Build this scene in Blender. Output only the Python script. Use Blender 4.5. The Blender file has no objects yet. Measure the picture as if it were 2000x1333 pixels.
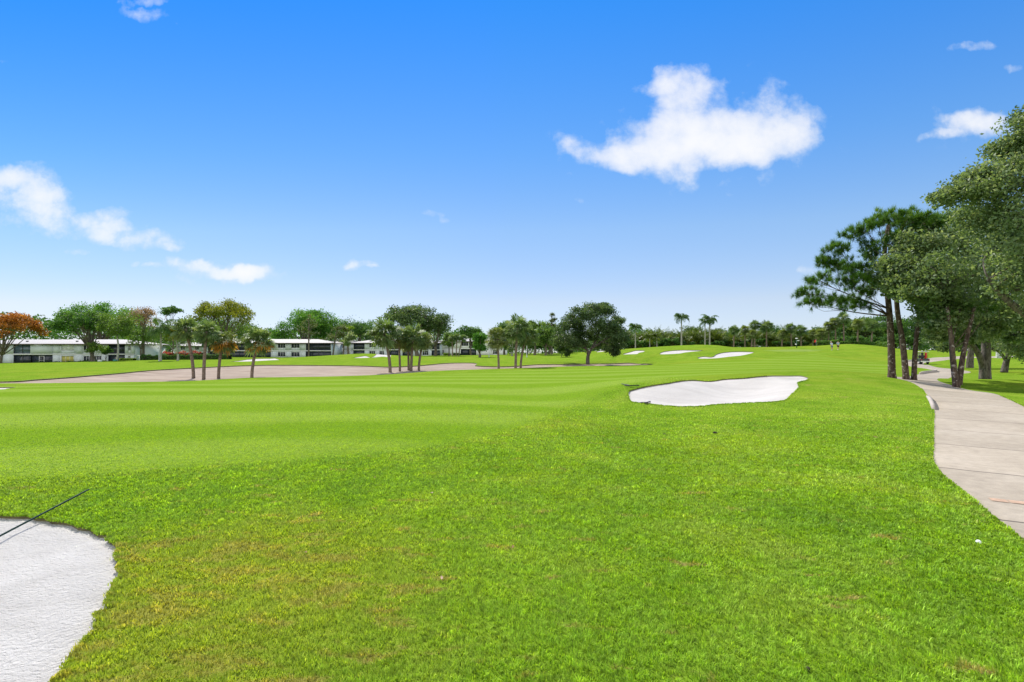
import bpy, bmesh, math, random
import numpy as np
from mathutils import Vector
from mathutils.geometry import delaunay_2d_cdt

rng = np.random.default_rng(11)
random.seed(11)
S = bpy.context.scene
COL = S.collection
F, CX, HZ, CAMH = 944.0, 1000.0, 690.0, 1.75      # focal length in photo pixels, centre column, horizon row, eye height
PI = math.pi

# ------------------------------------------------------------------ objects
def tag(o, label=None, cat=None, group=None, kind=None):
    if label: o['label'] = label
    if cat: o['category'] = cat
    if group: o['group'] = group
    if kind: o['kind'] = kind
    return o

def empty(name, loc=(0, 0, 0), rz=0.0):
    o = bpy.data.objects.new(name, None)
    COL.objects.link(o)
    o.location = loc
    o.rotation_euler = (0, 0, rz)
    o.empty_display_size = 0.3
    return o

def link(name, me, parent=None, loc=(0, 0, 0)):
    o = bpy.data.objects.new(name, me)
    COL.objects.link(o)
    o.location = loc
    if parent: o.parent = parent
    return o

class MB:
    """collects numpy polygons (tris or quads) into one mesh"""
    def __init__(s):
        s.v, s.f, s.var, s.n = [], [], [], 0
    def add(s, v, f, var=None):
        v = np.asarray(v, float).reshape(-1, 3); f = np.asarray(f, int)
        s.v.append(v); s.f.append(f + s.n); s.n += len(v)
        if var is None: var = np.zeros(len(v))
        s.var.append(np.broadcast_to(np.asarray(var, float), (len(v),)))
        return s
    def box(s, a, b):
        (x0, y0, z0), (x1, y1, z1) = a, b
        v = [(x0,y0,z0),(x1,y0,z0),(x1,y1,z0),(x0,y1,z0),(x0,y0,z1),(x1,y0,z1),(x1,y1,z1),(x0,y1,z1)]
        s.add(v, [(0,3,2,1),(4,5,6,7),(0,1,5,4),(1,2,6,5),(2,3,7,6),(3,0,4,7)])
        return s
    def tube(s, pts, rad, n=7, var=0.0, cap=True):
        P = np.asarray(pts, float); m = len(P)
        R = np.broadcast_to(np.asarray(rad, float), (m,))
        T = np.gradient(P, axis=0); T /= np.linalg.norm(T, axis=1, keepdims=True) + 1e-9
        ref = np.array([1.0, 0, 0]) if abs(T[0, 0]) < .8 else np.array([0, 1.0, 0])
        U = np.cross(T, ref); U /= np.linalg.norm(U, axis=1, keepdims=True) + 1e-9
        W = np.cross(T, U)
        a = np.arange(n) * 2 * PI / n
        V = P[:, None] + R[:, None, None] * (np.cos(a)[None, :, None] * U[:, None] + np.sin(a)[None, :, None] * W[:, None])
        i, j = np.meshgrid(np.arange(m - 1), np.arange(n), indexing='ij')
        q = np.stack([i*n+j, i*n+(j+1) % n, (i+1)*n+(j+1) % n, (i+1)*n+j], -1).reshape(-1, 4)
        V = V.reshape(-1, 3)
        s.add(V, q, var)
        if cap:
            b = s.n - m*n
            for e, k in ((0, m - 1), (1, 0)):
                s.v.append(P[k:k+1]); s.var.append(np.full(1, var)); c = s.n; s.n += 1
                base = b + k*n
                t = np.array([(base+(jj if e == 0 else (jj+1) % n), base+((jj+1) % n if e == 0 else jj), c) for jj in range(n)])
                s.f.append(t)
        return s
    def data(s, name, mat, smooth=False):
        v = np.concatenate(s.v) if s.v else np.zeros((0, 3))
        var = np.concatenate(s.var) if s.var else np.zeros(0)
        loops = np.concatenate([f.ravel() for f in s.f]); 
        sizes = np.concatenate([np.full(len(f), f.shape[1]) for f in s.f])
        me = bpy.data.meshes.new(name)
        me.vertices.add(len(v)); me.vertices.foreach_set('co', v.ravel().astype(np.float32))
        me.loops.add(len(loops)); me.loops.foreach_set('vertex_index', loops.astype(np.int32))
        me.polygons.add(len(sizes))
        st = np.concatenate([[0], np.cumsum(sizes)[:-1]])
        me.polygons.foreach_set('loop_start', st.astype(np.int32))
        me.polygons.foreach_set('loop_total', sizes.astype(np.int32))
        if smooth: me.polygons.foreach_set('use_smooth', np.ones(len(sizes), bool))
        at = me.attributes.new('var', 'FLOAT', 'POINT'); at.data.foreach_set('value', var.astype(np.float32))
        me.materials.append(mat)
        me.update(calc_edges=True)
        return me
    def build(s, name, mat, parent=None, loc=(0, 0, 0), smooth=False):
        return link(name, s.data(name, mat, smooth), parent, loc)

# ------------------------------------------------------------------ materials
def newmat(name):
    m = bpy.data.materials.new(name); m.use_nodes = True
    nt = m.node_tree; nt.nodes.clear()
    out = nt.nodes.new('ShaderNodeOutputMaterial')
    return m, nt, out
def N(nt, t, **kw):
    n = nt.nodes.new(t)
    for k, v in kw.items():
        if k.startswith('i_'):
            key = k[2:]
            n.inputs[int(key) if key.isdigit() else key.replace('_', ' ')].default_value = v
        else: setattr(n, k, v)
    return n
def ramp(nt, stops, interp='LINEAR'):
    r = nt.nodes.new('ShaderNodeValToRGB'); r.color_ramp.interpolation = interp
    el = r.color_ramp.elements
    while len(el) < len(stops): el.new(.5)
    for e, (p, c) in zip(el, stops):
        e.position = p; e.color = (*c, 1) if len(c) == 3 else c
    return r
def mixc(nt, fac, a, b, mode='MIX'):
    m = nt.nodes.new('ShaderNodeMix'); m.data_type = 'RGBA'; m.blend_type = mode
    L = nt.links
    for sock, v in ((m.inputs[0], fac), (m.inputs[6], a), (m.inputs[7], b)):
        if hasattr(v, 'node'): L.new(v, sock)
        elif isinstance(v, (int, float)): sock.default_value = v
        else: sock.default_value = (*v, 1)
    return m.outputs[2]
def math_(nt, op, a, b=None, c=None, clamp=False):
    m = nt.nodes.new('ShaderNodeMath'); m.operation = op; m.use_clamp = clamp
    for i, v in enumerate((a, b, c)):
        if v is None: continue
        if hasattr(v, 'node'): nt.links.new(v, m.inputs[i])
        else: m.inputs[i].default_value = v
    return m.outputs[0]
def noise(nt, co, scale, detail=4, rough=.55, dist=0.0):
    n = N(nt, 'ShaderNodeTexNoise', i_Scale=scale, i_Detail=detail, i_Roughness=rough, i_Distortion=dist)
    nt.links.new(co, n.inputs['Vector'])
    return n.outputs['Fac']
def sstep(nt, x, a, b):
    m = nt.nodes.new('ShaderNodeMapRange'); m.interpolation_type = 'SMOOTHSTEP'
    nt.links.new(x, m.inputs[0]); m.inputs[1].default_value = a; m.inputs[2].default_value = b
    return m.outputs[0]

def solid(name, col, rough=.7, var=.12, scale=3.0, bump=0.0, metallic=0.0, spec=.4):
    m, nt, out = newmat(name)
    co = N(nt, 'ShaderNodeTexCoord').outputs['Object']
    n = noise(nt, co, scale, 5)
    lo = tuple(c * (1 - var) for c in col); hi = tuple(min(1, c * (1 + var)) for c in col)
    r = ramp(nt, [(.3, lo), (.7, hi)]); nt.links.new(n, r.inputs[0])
    b = N(nt, 'ShaderNodeBsdfPrincipled', i_Roughness=rough, i_Metallic=metallic)
    b.inputs['Specular IOR Level'].default_value = spec
    nt.links.new(r.outputs[0], b.inputs['Base Color'])
    if bump:
        bp = N(nt, 'ShaderNodeBump', i_Strength=bump, i_Distance=.02)
        nt.links.new(noise(nt, co, scale * 6, 6), bp.inputs['Height']); nt.links.new(bp.outputs[0], b.inputs['Normal'])
    nt.links.new(b.outputs[0], out.inputs[0])
    return m

def leafmat(name, dark, mid, light, trans=.48, rough=.5, gloss=.25, objvar=.0):
    m, nt, out = newmat(name)
    a = N(nt, 'ShaderNodeAttribute', attribute_name='var').outputs['Fac']
    r = ramp(nt, [(0, dark), (.5, mid), (1, light)]); nt.links.new(a, r.inputs[0])
    col = r.outputs[0]
    b = N(nt, 'ShaderNodeBsdfPrincipled', i_Roughness=rough)
    b.inputs['Specular IOR Level'].default_value = gloss
    nt.links.new(col, b.inputs['Base Color'])
    t = N(nt, 'ShaderNodeBsdfTranslucent')
    tc = mixc(nt, 1.0, col, (1.25, 1.15, .55), 'MULTIPLY'); nt.links.new(tc, t.inputs['Color'])
    mx = N(nt, 'ShaderNodeMixShader', i_0=trans)
    nt.links.new(b.outputs[0], mx.inputs[1]); nt.links.new(t.outputs[0], mx.inputs[2])
    nt.links.new(mx.outputs[0], out.inputs[0])
    return m

def barkmat(name, dark, light, sx=6, sz=1.5, bump=.6, spots=None):
    m, nt, out = newmat(name)
    tc = N(nt, 'ShaderNodeTexCoord'); mp = N(nt, 'ShaderNodeMapping'); mp.inputs['Scale'].default_value = (sx, sx, sz)
    nt.links.new(tc.outputs['Object'], mp.inputs[0])
    n = noise(nt, mp.outputs[0], 1.6, 7, .65, .4)
    r = ramp(nt, [(.34, dark), (.62, light)]); nt.links.new(n, r.inputs[0])
    col = r.outputs[0]
    if spots:
        sp = noise(nt, tc.outputs['Object'], 5.5, 3, .6)
        col = mixc(nt, sstep(nt, sp, .57, .64), col, spots)
    b = N(nt, 'ShaderNodeBsdfPrincipled', i_Roughness=.9)
    b.inputs['Specular IOR Level'].default_value = .15
    nt.links.new(col, b.inputs['Base Color'])
    bp = N(nt, 'ShaderNodeBump', i_Strength=bump, i_Distance=.05)
    nt.links.new(n, bp.inputs['Height']); nt.links.new(bp.outputs[0], b.inputs['Normal'])
    nt.links.new(b.outputs[0], out.inputs[0])
    return m

M = {}
M['leaf_dark'] = leafmat('leaf_dark', (0.038,0.104,0.025), (0.073,0.177,0.038), (0.156,0.291,0.058))
M['leaf_ficus'] = leafmat('leaf_ficus', (0.043,0.139,0.025), (0.095,0.255,0.034), (0.191,0.383,0.046))
M['leaf_mid'] = leafmat('leaf_mid', (0.066,0.131,0.030), (0.122,0.225,0.045), (0.225,0.356,0.066))
M['leaf_yellow'] = leafmat('leaf_yellow', (0.101,0.144,0.020), (0.203,0.254,0.025), (0.355,0.338,0.034), trans=.48)
M['leaf_bright'] = leafmat('leaf_bright', (0.101,0.203,0.020), (0.203,0.338,0.030), (0.338,0.456,0.043), trans=.48)
M['leaf_oak'] = leafmat('leaf_oak', (.085,.145,.058), (.185,.275,.125), (.36,.44,.26), trans=.55, rough=.5, gloss=.4)
M['leaf_liveoak'] = leafmat('leaf_liveoak', (.042,.088,.034), (.088,.155,.056), (.18,.26,.10), trans=.45, rough=.45, gloss=.4)
M['leaf_orange'] = leafmat('leaf_orange', (.13,.085,.02), (.42,.16,.03), (.55,.24,.05), trans=.42)
M['leaf_orangegreen'] = leafmat('leaf_orangegreen', (.05,.08,.015), (.1,.1,.015), (.3,.13,.02), trans=.48)
M['leaf_pinkbrown'] = leafmat('leaf_pinkbrown', (.15,.12,.06), (.33,.22,.14), (.5,.34,.24), trans=.35)
M['needle'] = leafmat('needle', (0.043,0.118,0.026), (0.098,0.216,0.035), (0.216,0.346,0.054), trans=.35)
M['needle_far'] = leafmat('needle_far', (0.088,0.131,0.039), (0.157,0.211,0.053), (0.264,0.299,0.070), trans=.3)
M['sabal'] = leafmat('sabal', (.06,.12,.04), (.13,.22,.075), (.26,.34,.15), trans=.42, rough=.55, gloss=.25)
M['sabal_light'] = leafmat('sabal_light', (.08,.13,.04), (.165,.23,.07), (.3,.36,.16), trans=.42, rough=.55, gloss=.25)
M['sabal_dead'] = leafmat('sabal_dead', (.34,.17,.03), (.52,.29,.05), (.62,.42,.10), trans=.45)
M['queen'] = leafmat('queen', (0.043,0.101,0.027), (0.085,0.169,0.040), (0.169,0.270,0.068), trans=.4, rough=.55, gloss=.25)
M['areca'] = leafmat('areca', (.05,.09,.018), (.105,.165,.024), (.21,.27,.04), trans=.42, rough=.45, gloss=.4)
M['hedge'] = leafmat('hedge', (0.051,0.126,0.025), (0.101,0.220,0.034), (0.203,0.338,0.051), trans=.48)
M['redflower'] = leafmat('redflower', (.35,.03,.02), (.5,.06,.03), (.6,.14,.06), trans=.3)
M['bark'] = barkmat('bark', (.055,.045,.035), (.2,.17,.14))
M['bark_oak'] = barkmat('bark_oak', (.05,.042,.034), (.19,.165,.14), 5, 2.0)
M['bark_pine'] = barkmat('bark_pine', (.04,.028,.022), (.17,.12,.095), 5, 2.2, 1.0, (.40,.35,.31))
M['bark_palm'] = barkmat('bark_palm', (.1,.075,.055), (.27,.21,.165), 2.5, 9, .6)
M['bark_grey'] = barkmat('bark_grey', (.22,.21,.19), (.42,.4,.37), 2, 5, .3)
M['bark_white'] = barkmat('bark_white', (.4,.4,.39), (.6,.6,.58), 2, 5, .3)

# ------------------------------------------------------------------ terrain from surveyed points (photo column, photo row, metres away)
CP = []
for x, y in ((0,0),(-7,2),(7,2),(0,5),(-9,7),(-5,9),(3,9),(9,8),(0,12),(-14,0),(14,0),(0,-12),(-14,-12),(14,-12),(-40,-20),(40,-20),(0,-50)):
    CP.append((x, y, 0.0))
PX = [
 # near fairway and the dip of the waste bunker
 (60,800,15),(300,800,15),(700,800,15),(1000,800,15),(-300,790,16.5),(100,765,22.2),(500,762,23.2),(850,760,23.7),(1100,770,20.5),
 (0,749,36),(350,746,39),(560,737,42),(760,732,45),(1000,721,53),(1200,714.5,64),(-400,750,36),
 (0,745,41),(130,737,46),(240,728,52),(380,718.5,61),(480,713.5,65),(600,713,67),(760,716,62),(900,708.5,71),(1050,711.5,68),(1240,709.5,73),
 (378,735,49),(493,735,47),(762,724,54),(1007,717,60),
 # left hill and ground by the flats
 (-100,712,95),(100,709,95),(220,709.5,94),(300,711,88),(100,711,135),(-200,712,140),(280,704,112),(440,703,112),(450,706,88),(520,701,97),(600,699,112),(560,699.5,172),
 (700,701,88),(722,691,106),(760,694,106),(740,695.5,180),(830,697,112),(900,698,108),(880,695,180),(960,698,100),(1050,694,118),(1000,696,108),
 (1150,710,72),(1150,700,86),(1180,691,96),(1205,683,112),(1100,690,130),
 # green complex on the mound
 (1240,693,80),(1225,686,88),(1260,681,97),(1300,694,76),(1310,681,95),(1365,673.5,99),(1410,675.5,99),(1440,680,98),(1400,701.5,64),(1370,700,66),(1470,690,77),(1400,712,55),(1480,680.5,104),
 (1550,681,102),(1520,687,88),(1620,684,97),(1590,677,106),(1650,672.5,104),(1690,674,102),(1740,688,90),(1600,704,62),(1500,708,56),(1600,722,41),(1450,722,42),
 # bunker in the middle and its rough
 (1560,733,26),(1460,737,25),(1400,742,24.3),(1340,742.5,23.8),(1227,763,19.2),(1400,729,34),(1250,742,30),(1360,796,15.6),(1530,785,17),(1230,786,17),
 (1640,728,28),(1690,732.5,26),(1740,739,30),(1640,760,21),(1700,780,17.5),
 # path and grove
 (1790,746,26.5),(1850,757,24),(1990,797,15.6),(1790,739,37),(1850,730,44),(1780,712,71),(1745,722,50),(1830,703,82),(1900,697,95),(1830,684,122),(1960,694,100),
 (1925,741,32),(1965,728,43),(2000,772,20.5),(1990,712,64),(1895,719,54),(2200,760,24),(2300,720,45),(2100,700,90),
 (1300,684,140),(1500,684,140),(1640,682,135),(1740,684,122),
]
for px, py, D in PX:
    CP.append(((px-CX)/F*D, D, CAMH+(HZ-py)/F*D))
for r, z in ((230, 1.2), (420, 1.2), (900, 1.3), (1800, 1.5)):
    for a in range(-75, 76, 15):
        CP.append((r*math.sin(math.radians(a)), r*math.cos(math.radians(a)), z))
CP = np.array(CP)
_c2 = 2.5**2
def _phi(d2): return -np.sqrt(d2 + _c2)
def _fit():
    P = CP[:, :2]; n = len(P)
    d2 = ((P[:, None] - P[None])**2).sum(-1)
    A = np.zeros((n+1, n+1)); A[:n, :n] = _phi(d2) - np.eye(n)*.08; A[:n, n] = 1; A[n, :n] = 1
    return np.linalg.solve(A, np.concatenate([CP[:, 2], [0]]))
_w = _fit()
def tz(x, y):
    x = np.atleast_1d(np.asarray(x, float)); y = np.atleast_1d(np.asarray(y, float))
    out = np.empty(len(x))
    for i in range(0, len(x), 8000):
        d2 = (x[i:i+8000, None]-CP[:, 0])**2 + (y[i:i+8000, None]-CP[:, 1])**2
        out[i:i+8000] = _phi(d2) @ _w[:-1] + _w[-1]
    return out
def g(px, py):
    """where the sight line through this photo pixel meets the terrain"""
    D = np.exp(np.linspace(math.log(1.2), math.log(380), 900))
    e = CAMH+(HZ-py)/F*D - tz((px-CX)/F*D, D)
    k = np.where(e < 0)[0]
    if len(k) == 0: i = int(np.argmin(e)); d = D[i]
    else:
        i = max(k[0], 1); d = D[i-1] + (D[i]-D[i-1])*e[i-1]/(e[i-1]-e[i])
    X = (px-CX)/F*d
    return np.array([X, d, float(tz(X, d)[0])])
def at(px, D):
    X = (px-CX)/F*D
    return np.array([X, D, float(tz(X, D)[0])])
def zpix(py, D): return CAMH+(HZ-py)/F*D

def catmull(P, closed=False, k=6):
    P = np.asarray(P, float); n = len(P); out = []
    for i in range(n if closed else n-1):
        if closed: a, b, c, d = P[i-1], P[i], P[(i+1) % n], P[(i+2) % n]
        else: a, b, c, d = P[max(i-1, 0)], P[i], P[i+1], P[min(i+2, n-1)]
        for t in np.arange(k)/k:
            out.append(.5*((2*b)+(-a+c)*t+(2*a-5*b+4*c-d)*t*t+(-a+3*b-3*c+d)*t**3))
    if not closed: out.append(P[-1])
    return np.array(out)
def inpoly(x, y, P):
    ins = np.zeros(len(x), bool); n = len(P); j = n-1
    for i in range(n):
        xi, yi, xj, yj = *P[i], *P[j]
        c = ((yi > y) != (yj > y)) & (x < (xj-xi)*(y-yi)/((yj-yi) + 1e-12)+xi)
        ins ^= c; j = i
    return ins
def sdist(x, y, P):
    """signed distance, positive inside"""
    d = np.full(len(x), 1e9); n = len(P)
    for i in range(n):
        a = P[i]; b = P[(i+1) % n]; ab = b-a
        t = np.clip(((x-a[0])*ab[0]+(y-a[1])*ab[1])/(ab@ab+1e-12), 0, 1)
        d = np.minimum(d, np.hypot(x-a[0]-t*ab[0], y-a[1]-t*ab[1]))
    return np.where(inpoly(x, y, P), d, -d)

BUNK = []   # (outline, lip, depth, ramp width, material key, label)
def bunker(pix, lip, depth, w, mat, label, world=False, k=5):
    P = np.array(pix, float) if world else np.array([g(*p)[:2] for p in pix])
    BUNK.append((catmull(P, True, k), lip, depth, w, mat, label))
fg = [(0,1005),(60,1009),(120,1020),(186,1038),(224,1058),(239,1089),(236,1126),(213,1170),(190,1208),(161,1261),(120,1314),(96,1345)]
fgw = [tuple(g(*p)[:2]) for p in fg] + [(-2.4,2.2),(-3.2,1.6),(-4.4,1.9),(-6.2,3.0),(-7.0,4.3),(-6.6,5.2)]
bunker(fgw, .035, .13, 1.4, 'sand_near', 'white rough-raked sand bunker cut by the lower left edge of the photo', True, 4)
bunker([(1227,766),(1240,760),(1300,749),(1340,743),(1400,743),(1460,738),(1520,734),(1560,734),(1579,739),(1574,744),(1559,748),(1560,757),(1547,770),(1530,783),(1480,787),(1400,791),(1360,795),(1310,794),(1262,789),(1231,784)],
       .045, .3, 2.0, 'sand', 'large white kidney-shaped sand bunker in the middle of the rough, left of the path')
bunker([(0,745.5),(70,741.5),(130,737.5),(190,732.5),(240,728.5),(300,723),(380,718.5),(480,714),(540,713),(620,713.5),(700,714.5),(760,716.5),(820,714),(870,709.5),(920,708.8),(932,711.5),(930,714.5),(975,716),(1010,715),(1050,712),(1110,711.5),(1200,710),(1240,710),(1268,711.3),
        (1270,713),(1200,714.6),(1110,716),(1040,718.5),(980,720.5),(930,722),(850,725),(760,731.5),(650,735.5),(560,737),(490,738),(420,742),(350,745),(250,746.5),(150,748),(0,749.2),(-300,751),(-330,749)],
       .11, .12, 2.0, 'waste', 'long pinkish-grey waste bunker winding below the palm clusters')
bunker([(-120,757),(0,756.5),(22,756.8),(30,757.6),(12,759.5),(0,761),(-120,764)], .06, .05, .8, 'sand', 'sliver of white bunker at the far left edge below the waste area')
bunker([(1215,692.5),(1230,688),(1242,685),(1256,685),(1259,687),(1248,689.5),(1242,692)], .09, .12, 1.5, 'sand', 'smallest white bunker on the mound, leftmost of the three greenside bunkers')
bunker([(1289,690),(1300,686.5),(1330,684),(1352,684.2),(1373,684.6),(1366,686),(1340,688.5),(1325,691),(1293,692.5)], .09, .12, 1.5, 'sand', 'long white bunker on the mound with a thin right tail, middle greenside bunker')
bunker([(1362,699),(1374,696.5),(1390,697.4),(1400,692),(1415,688.5),(1440,687),(1468,687.5),(1471,689.5),(1450,694.5),(1425,697),(1400,700),(1370,700.8)], .09, .12, 1.5, 'sand', 'white hook-shaped bunker, rightmost and lowest of the greenside bunkers')
bunker([(449,706.3),(480,703),(510,701),(540,701),(548,703),(520,704.5),(480,706.5)], .07, .1, 1.5, 'sand', 'thin white bunker on the far left green behind the leaning palm')
bunker([(690,699.3),(712,695.5),(735,692.5),(752,692.2),(764,694),(745,697),(715,699.3)], .07, .1, 1.5, 'sand', 'white bunker on the far knoll left of the five-palm cluster')
bunker([(1164,687.7),(1172,685.6),(1182,685.4),(1180,686.8),(1170,688)], .1, .08, 1.0, 'sand', 'tiny far white bunker right of the lone oak trunk')

# cart path -------------------------------------------------------------
left = np.array([(2.6,-8),(2.9,-3),(3.25,.8),(4.0,3.1),(4.77,4.52),(5.56,5.9),(6.55,7.5),(8.0,9.2)] + [tuple(g(*p)[:2]) for p in ((1822,825),(1822,800),(1806,768),(1786,750))])
tl = np.gradient(left, axis=0); tl /= np.linalg.norm(tl, axis=1, keepdims=True)
centre = left + np.stack([tl[:, 1], -tl[:, 0]], 1)*1.2
far = np.array([tuple(g(*p)[:2]) for p in ((1836,731.5),(1862,727),(1836,721),(1800,716),(1783,711),(1800,706.5),(1832,702),(1880,698.5),(1960,697),(2060,696))])
mid = [(centre[-1]*.62+far[0]*.38) + np.array([-1.3, .8])]
PC = catmull(np.concatenate([centre, mid, far]), False, 8)
tp = np.gradient(PC, axis=0); tp /= np.linalg.norm(tp, axis=1, keepdims=True)
nr = np.stack([tp[:, 1], -tp[:, 0]], 1)
s_acc = np.concatenate([[0], np.cumsum(np.linalg.norm(np.diff(PC, axis=0), axis=1))])
PL, PR = PC - nr*1.2, PC + nr*1.2
PATH = np.concatenate([PL, PR[::-1]])

fairpix = [(-250,946),(0,938),(200,926),(450,908),(650,893),(800,878),(900,862),(1000,838),(1060,815),(1120,790),(1180,765),(1225,752),(1290,742),(1350,736.5),(1450,730.5),(1540,726),(1620,723),(1690,727),(1735,731),(1738,714),(1690,707),(1620,699),(1605,688),(1480,703),(1400,705),(1280,715),(1100,721),(930,728),(760,737),(490,743),(350,750),(0,755),(-300,757)]
FAIR = catmull(np.array([g(*p)[:2] for p in fairpix]), True, 4)
GREEN = catmull(np.array([g(*p)[:2] for p in ((1490,684.6),(1530,683),(1580,683),(1612,684.5),(1608,686.5),(1560,687),(1510,686.6))]), True, 4)

# ground triangulation ---------------------------------------------------
def ringpts():
    pts = []
    r = .8
    while r < 1700:
        st = .75 if r < 160 else 1.6
        for a in np.arange(-66, 66.01, st):
            pts.append((r*math.sin(math.radians(a)), r*math.cos(math.radians(a))))
        for a in np.arange(75, 286, 15):
            pts.append((r*math.sin(math.radians(a)), r*math.cos(math.radians(a))))
        r *= 1.045 if r < 160 else 1.12
    p = np.array(pts); rr = np.hypot(p[:, 0], p[:, 1])
    return p + rng.uniform(-.004, .004, p.shape)*rr[:, None]
base = ringpts()
outl = [b[0] for b in BUNK] + [PATH]
def densify(P, close=True):
    out = []
    for i in range(len(P)):
        a, b = P[i], P[(i+1) % len(P)]
        L = np.linalg.norm(b-a); d = max(.07, .018*np.linalg.norm(a)); k = max(1, int(L/d))
        for t in range(k): out.append(a+(b-a)*t/k)
    return np.array(out)
outl = [densify(P) for P in outl]
# ragged turf edge
for i, P in enumerate(outl[:-1]):
    dd = np.linalg.norm(P, axis=1)
    nrm = np.gradient(P, axis=0); nrm /= np.linalg.norm(nrm, axis=1, keepdims=True)+1e-9
    amp = .010 if i else .022
    outl[i] = P + np.stack([-nrm[:, 1], nrm[:, 0]], 1)*(rng.normal(0, 1, len(P))*np.minimum(amp, .004*dd))[:, None]
keep = np.ones(len(base), bool)
for P in outl:
    bb = (base[:, 0] > P[:, 0].min()-3) & (base[:, 0] < P[:, 0].max()+3) & (base[:, 1] > P[:, 1].min()-3) & (base[:, 1] < P[:, 1].max()+3)
    idx = np.where(bb)[0]
    if len(idx):
        d = np.abs(sdist(base[idx, 0], base[idx, 1], P))
        keep[idx[d < np.maximum(.03, .006*np.hypot(base[idx, 0], base[idx, 1]))]] = False
base = base[keep]
V2 = [base]; E = []; n0 = len(base)
for P in outl:
    E += [(n0+i, n0+(i+1) % len(P)) for i in range(len(P))]
    V2.append(P); n0 += len(P)
V2 = np.concatenate(V2)
cv, ce, cf, _, _, _ = delaunay_2d_cdt([Vector(p) for p in V2], E, [], 0, 1e-6, False)
cv = np.array([(p.x, p.y) for p in cv]); cf = np.array([tuple(f) for f in cf])
a_ = cv[cf]; cr = (a_[:, 1, 0]-a_[:, 0, 0])*(a_[:, 2, 1]-a_[:, 0, 1])-(a_[:, 1, 1]-a_[:, 0, 1])*(a_[:, 2, 0]-a_[:, 0, 0])
cf[cr < 0] = cf[cr < 0][:, ::-1]
cen = cv[cf].mean(1)
BZ = tz(cv[:, 0], cv[:, 1])
owner = np.full(len(cf), -1)
for i, P in enumerate(outl):
    owner[inpoly(cen[:, 0], cen[:, 1], P)] = i

# --- grass colour shared by the turf and the blades --------------------
def grass_group():
    gt = bpy.data.node_groups.new('grass_colour', 'ShaderNodeTree')
    gt.interface.new_socket('Fair', in_out='INPUT', socket_type='NodeSocketFloat')
    gt.interface.new_socket('Color', in_out='OUTPUT', socket_type='NodeSocketColor')
    gi = gt.nodes.new('NodeGroupInput'); go = gt.nodes.new('NodeGroupOutput')
    co = N(gt, 'ShaderNodeTexCoord').outputs['Object']
    big = noise(gt, co, .12, 3); med = noise(gt, co, .7, 5, .6, .3); fine = noise(gt, co, 18.0, 6, .75)
    # rough
    r1 = ramp(gt, [(.3, (.122,.222,.016)), (.5, (.155,.26,.02)), (.68, (.195,.276,.032))]); gt.links.new(med, r1.inputs[0])
    r2 = ramp(gt, [(.3, (.45,.47,.47)), (.68, (1.5,1.48,1.5))]); gt.links.new(fine, r2.inputs[0])
    rough = mixc(gt, 1, r1.outputs[0], r2.outputs[0], 'MULTIPLY')
    rough = mixc(gt, math_(gt, 'MULTIPLY', sstep(gt, big, .5, .64), .55), rough, (.2,.27,.025))
    bgm = ramp(gt, [(.32, (.88,.92,.88)), (.6, (1.08,1.05,1.08))]); gt.links.new(noise(gt, co, .33, 4, .6, .6), bgm.inputs[0])
    rough = mixc(gt, 1, rough, bgm.outputs[0], 'MULTIPLY')
    # dry thatch showing in patches, mostly by the near bunker
    mp = N(gt, 'ShaderNodeMapping'); mp.inputs['Location'].default_value = (3, 1, 0); mp.inputs['Scale'].default_value = (1.1, 3.0, 1); mp.inputs['Rotation'].default_value = (0, 0, -.45)
    gt.links.new(co, mp.inputs[0])
    dn = noise(gt, mp.outputs[0], 1.5, 6, .68, .5)
    vd = N(gt, 'ShaderNodeVectorMath', operation='DISTANCE'); gt.links.new(co, vd.inputs[0]); vd.inputs[1].default_value = (-2.3, 3.5, 0)
    near = sstep(gt, vd.outputs['Value'], 2.6, .6)
    th = math_(gt, 'ADD', dn, math_(gt, 'MULTIPLY', near, .12))
    rough = mixc(gt, math_(gt, 'MULTIPLY', sstep(gt, th, .585, .70), .75), rough, (.27,.205,.08))
    rough = mixc(gt, math_(gt, 'MULTIPLY', near, .55), rough, (.235,.265,.026))
    # fairway with mowing stripes
    sx = N(gt, 'ShaderNodeSeparateXYZ'); gt.links.new(co, sx.inputs[0])
    wob = math_(gt, 'MULTIPLY', noise(gt, co, .04, 2), 9.0)
    yy = math_(gt, 'ADD', math_(gt, 'ADD', sx.outputs[1], math_(gt, 'MULTIPLY', sx.outputs[0], .06)), wob)
    st = math_(gt, 'SINE', math_(gt, 'MULTIPLY', yy, 2*PI/5.2))
    st = sstep(gt, st, -.7, .7)
    fcol = mixc(gt, st, (.150,.258,.018), (.200,.300,.040))
    fcol = mixc(gt, math_(gt, 'MULTIPLY', sstep(gt, med, .45, .7), .35), fcol, (.185,.27,.03))
    fcol = mixc(gt, .5, fcol, r2.outputs[0], 'MULTIPLY')
    wn = math_(gt, 'ADD', gi.outputs[0], math_(gt, 'MULTIPLY', math_(gt, 'SUBTRACT', fine, .5), .5))
    ff = sstep(gt, wn, -.7, .8)
    gt.links.new(mixc(gt, ff, rough, fcol), go.inputs[0])
    return gt
GG = grass_group()
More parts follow.
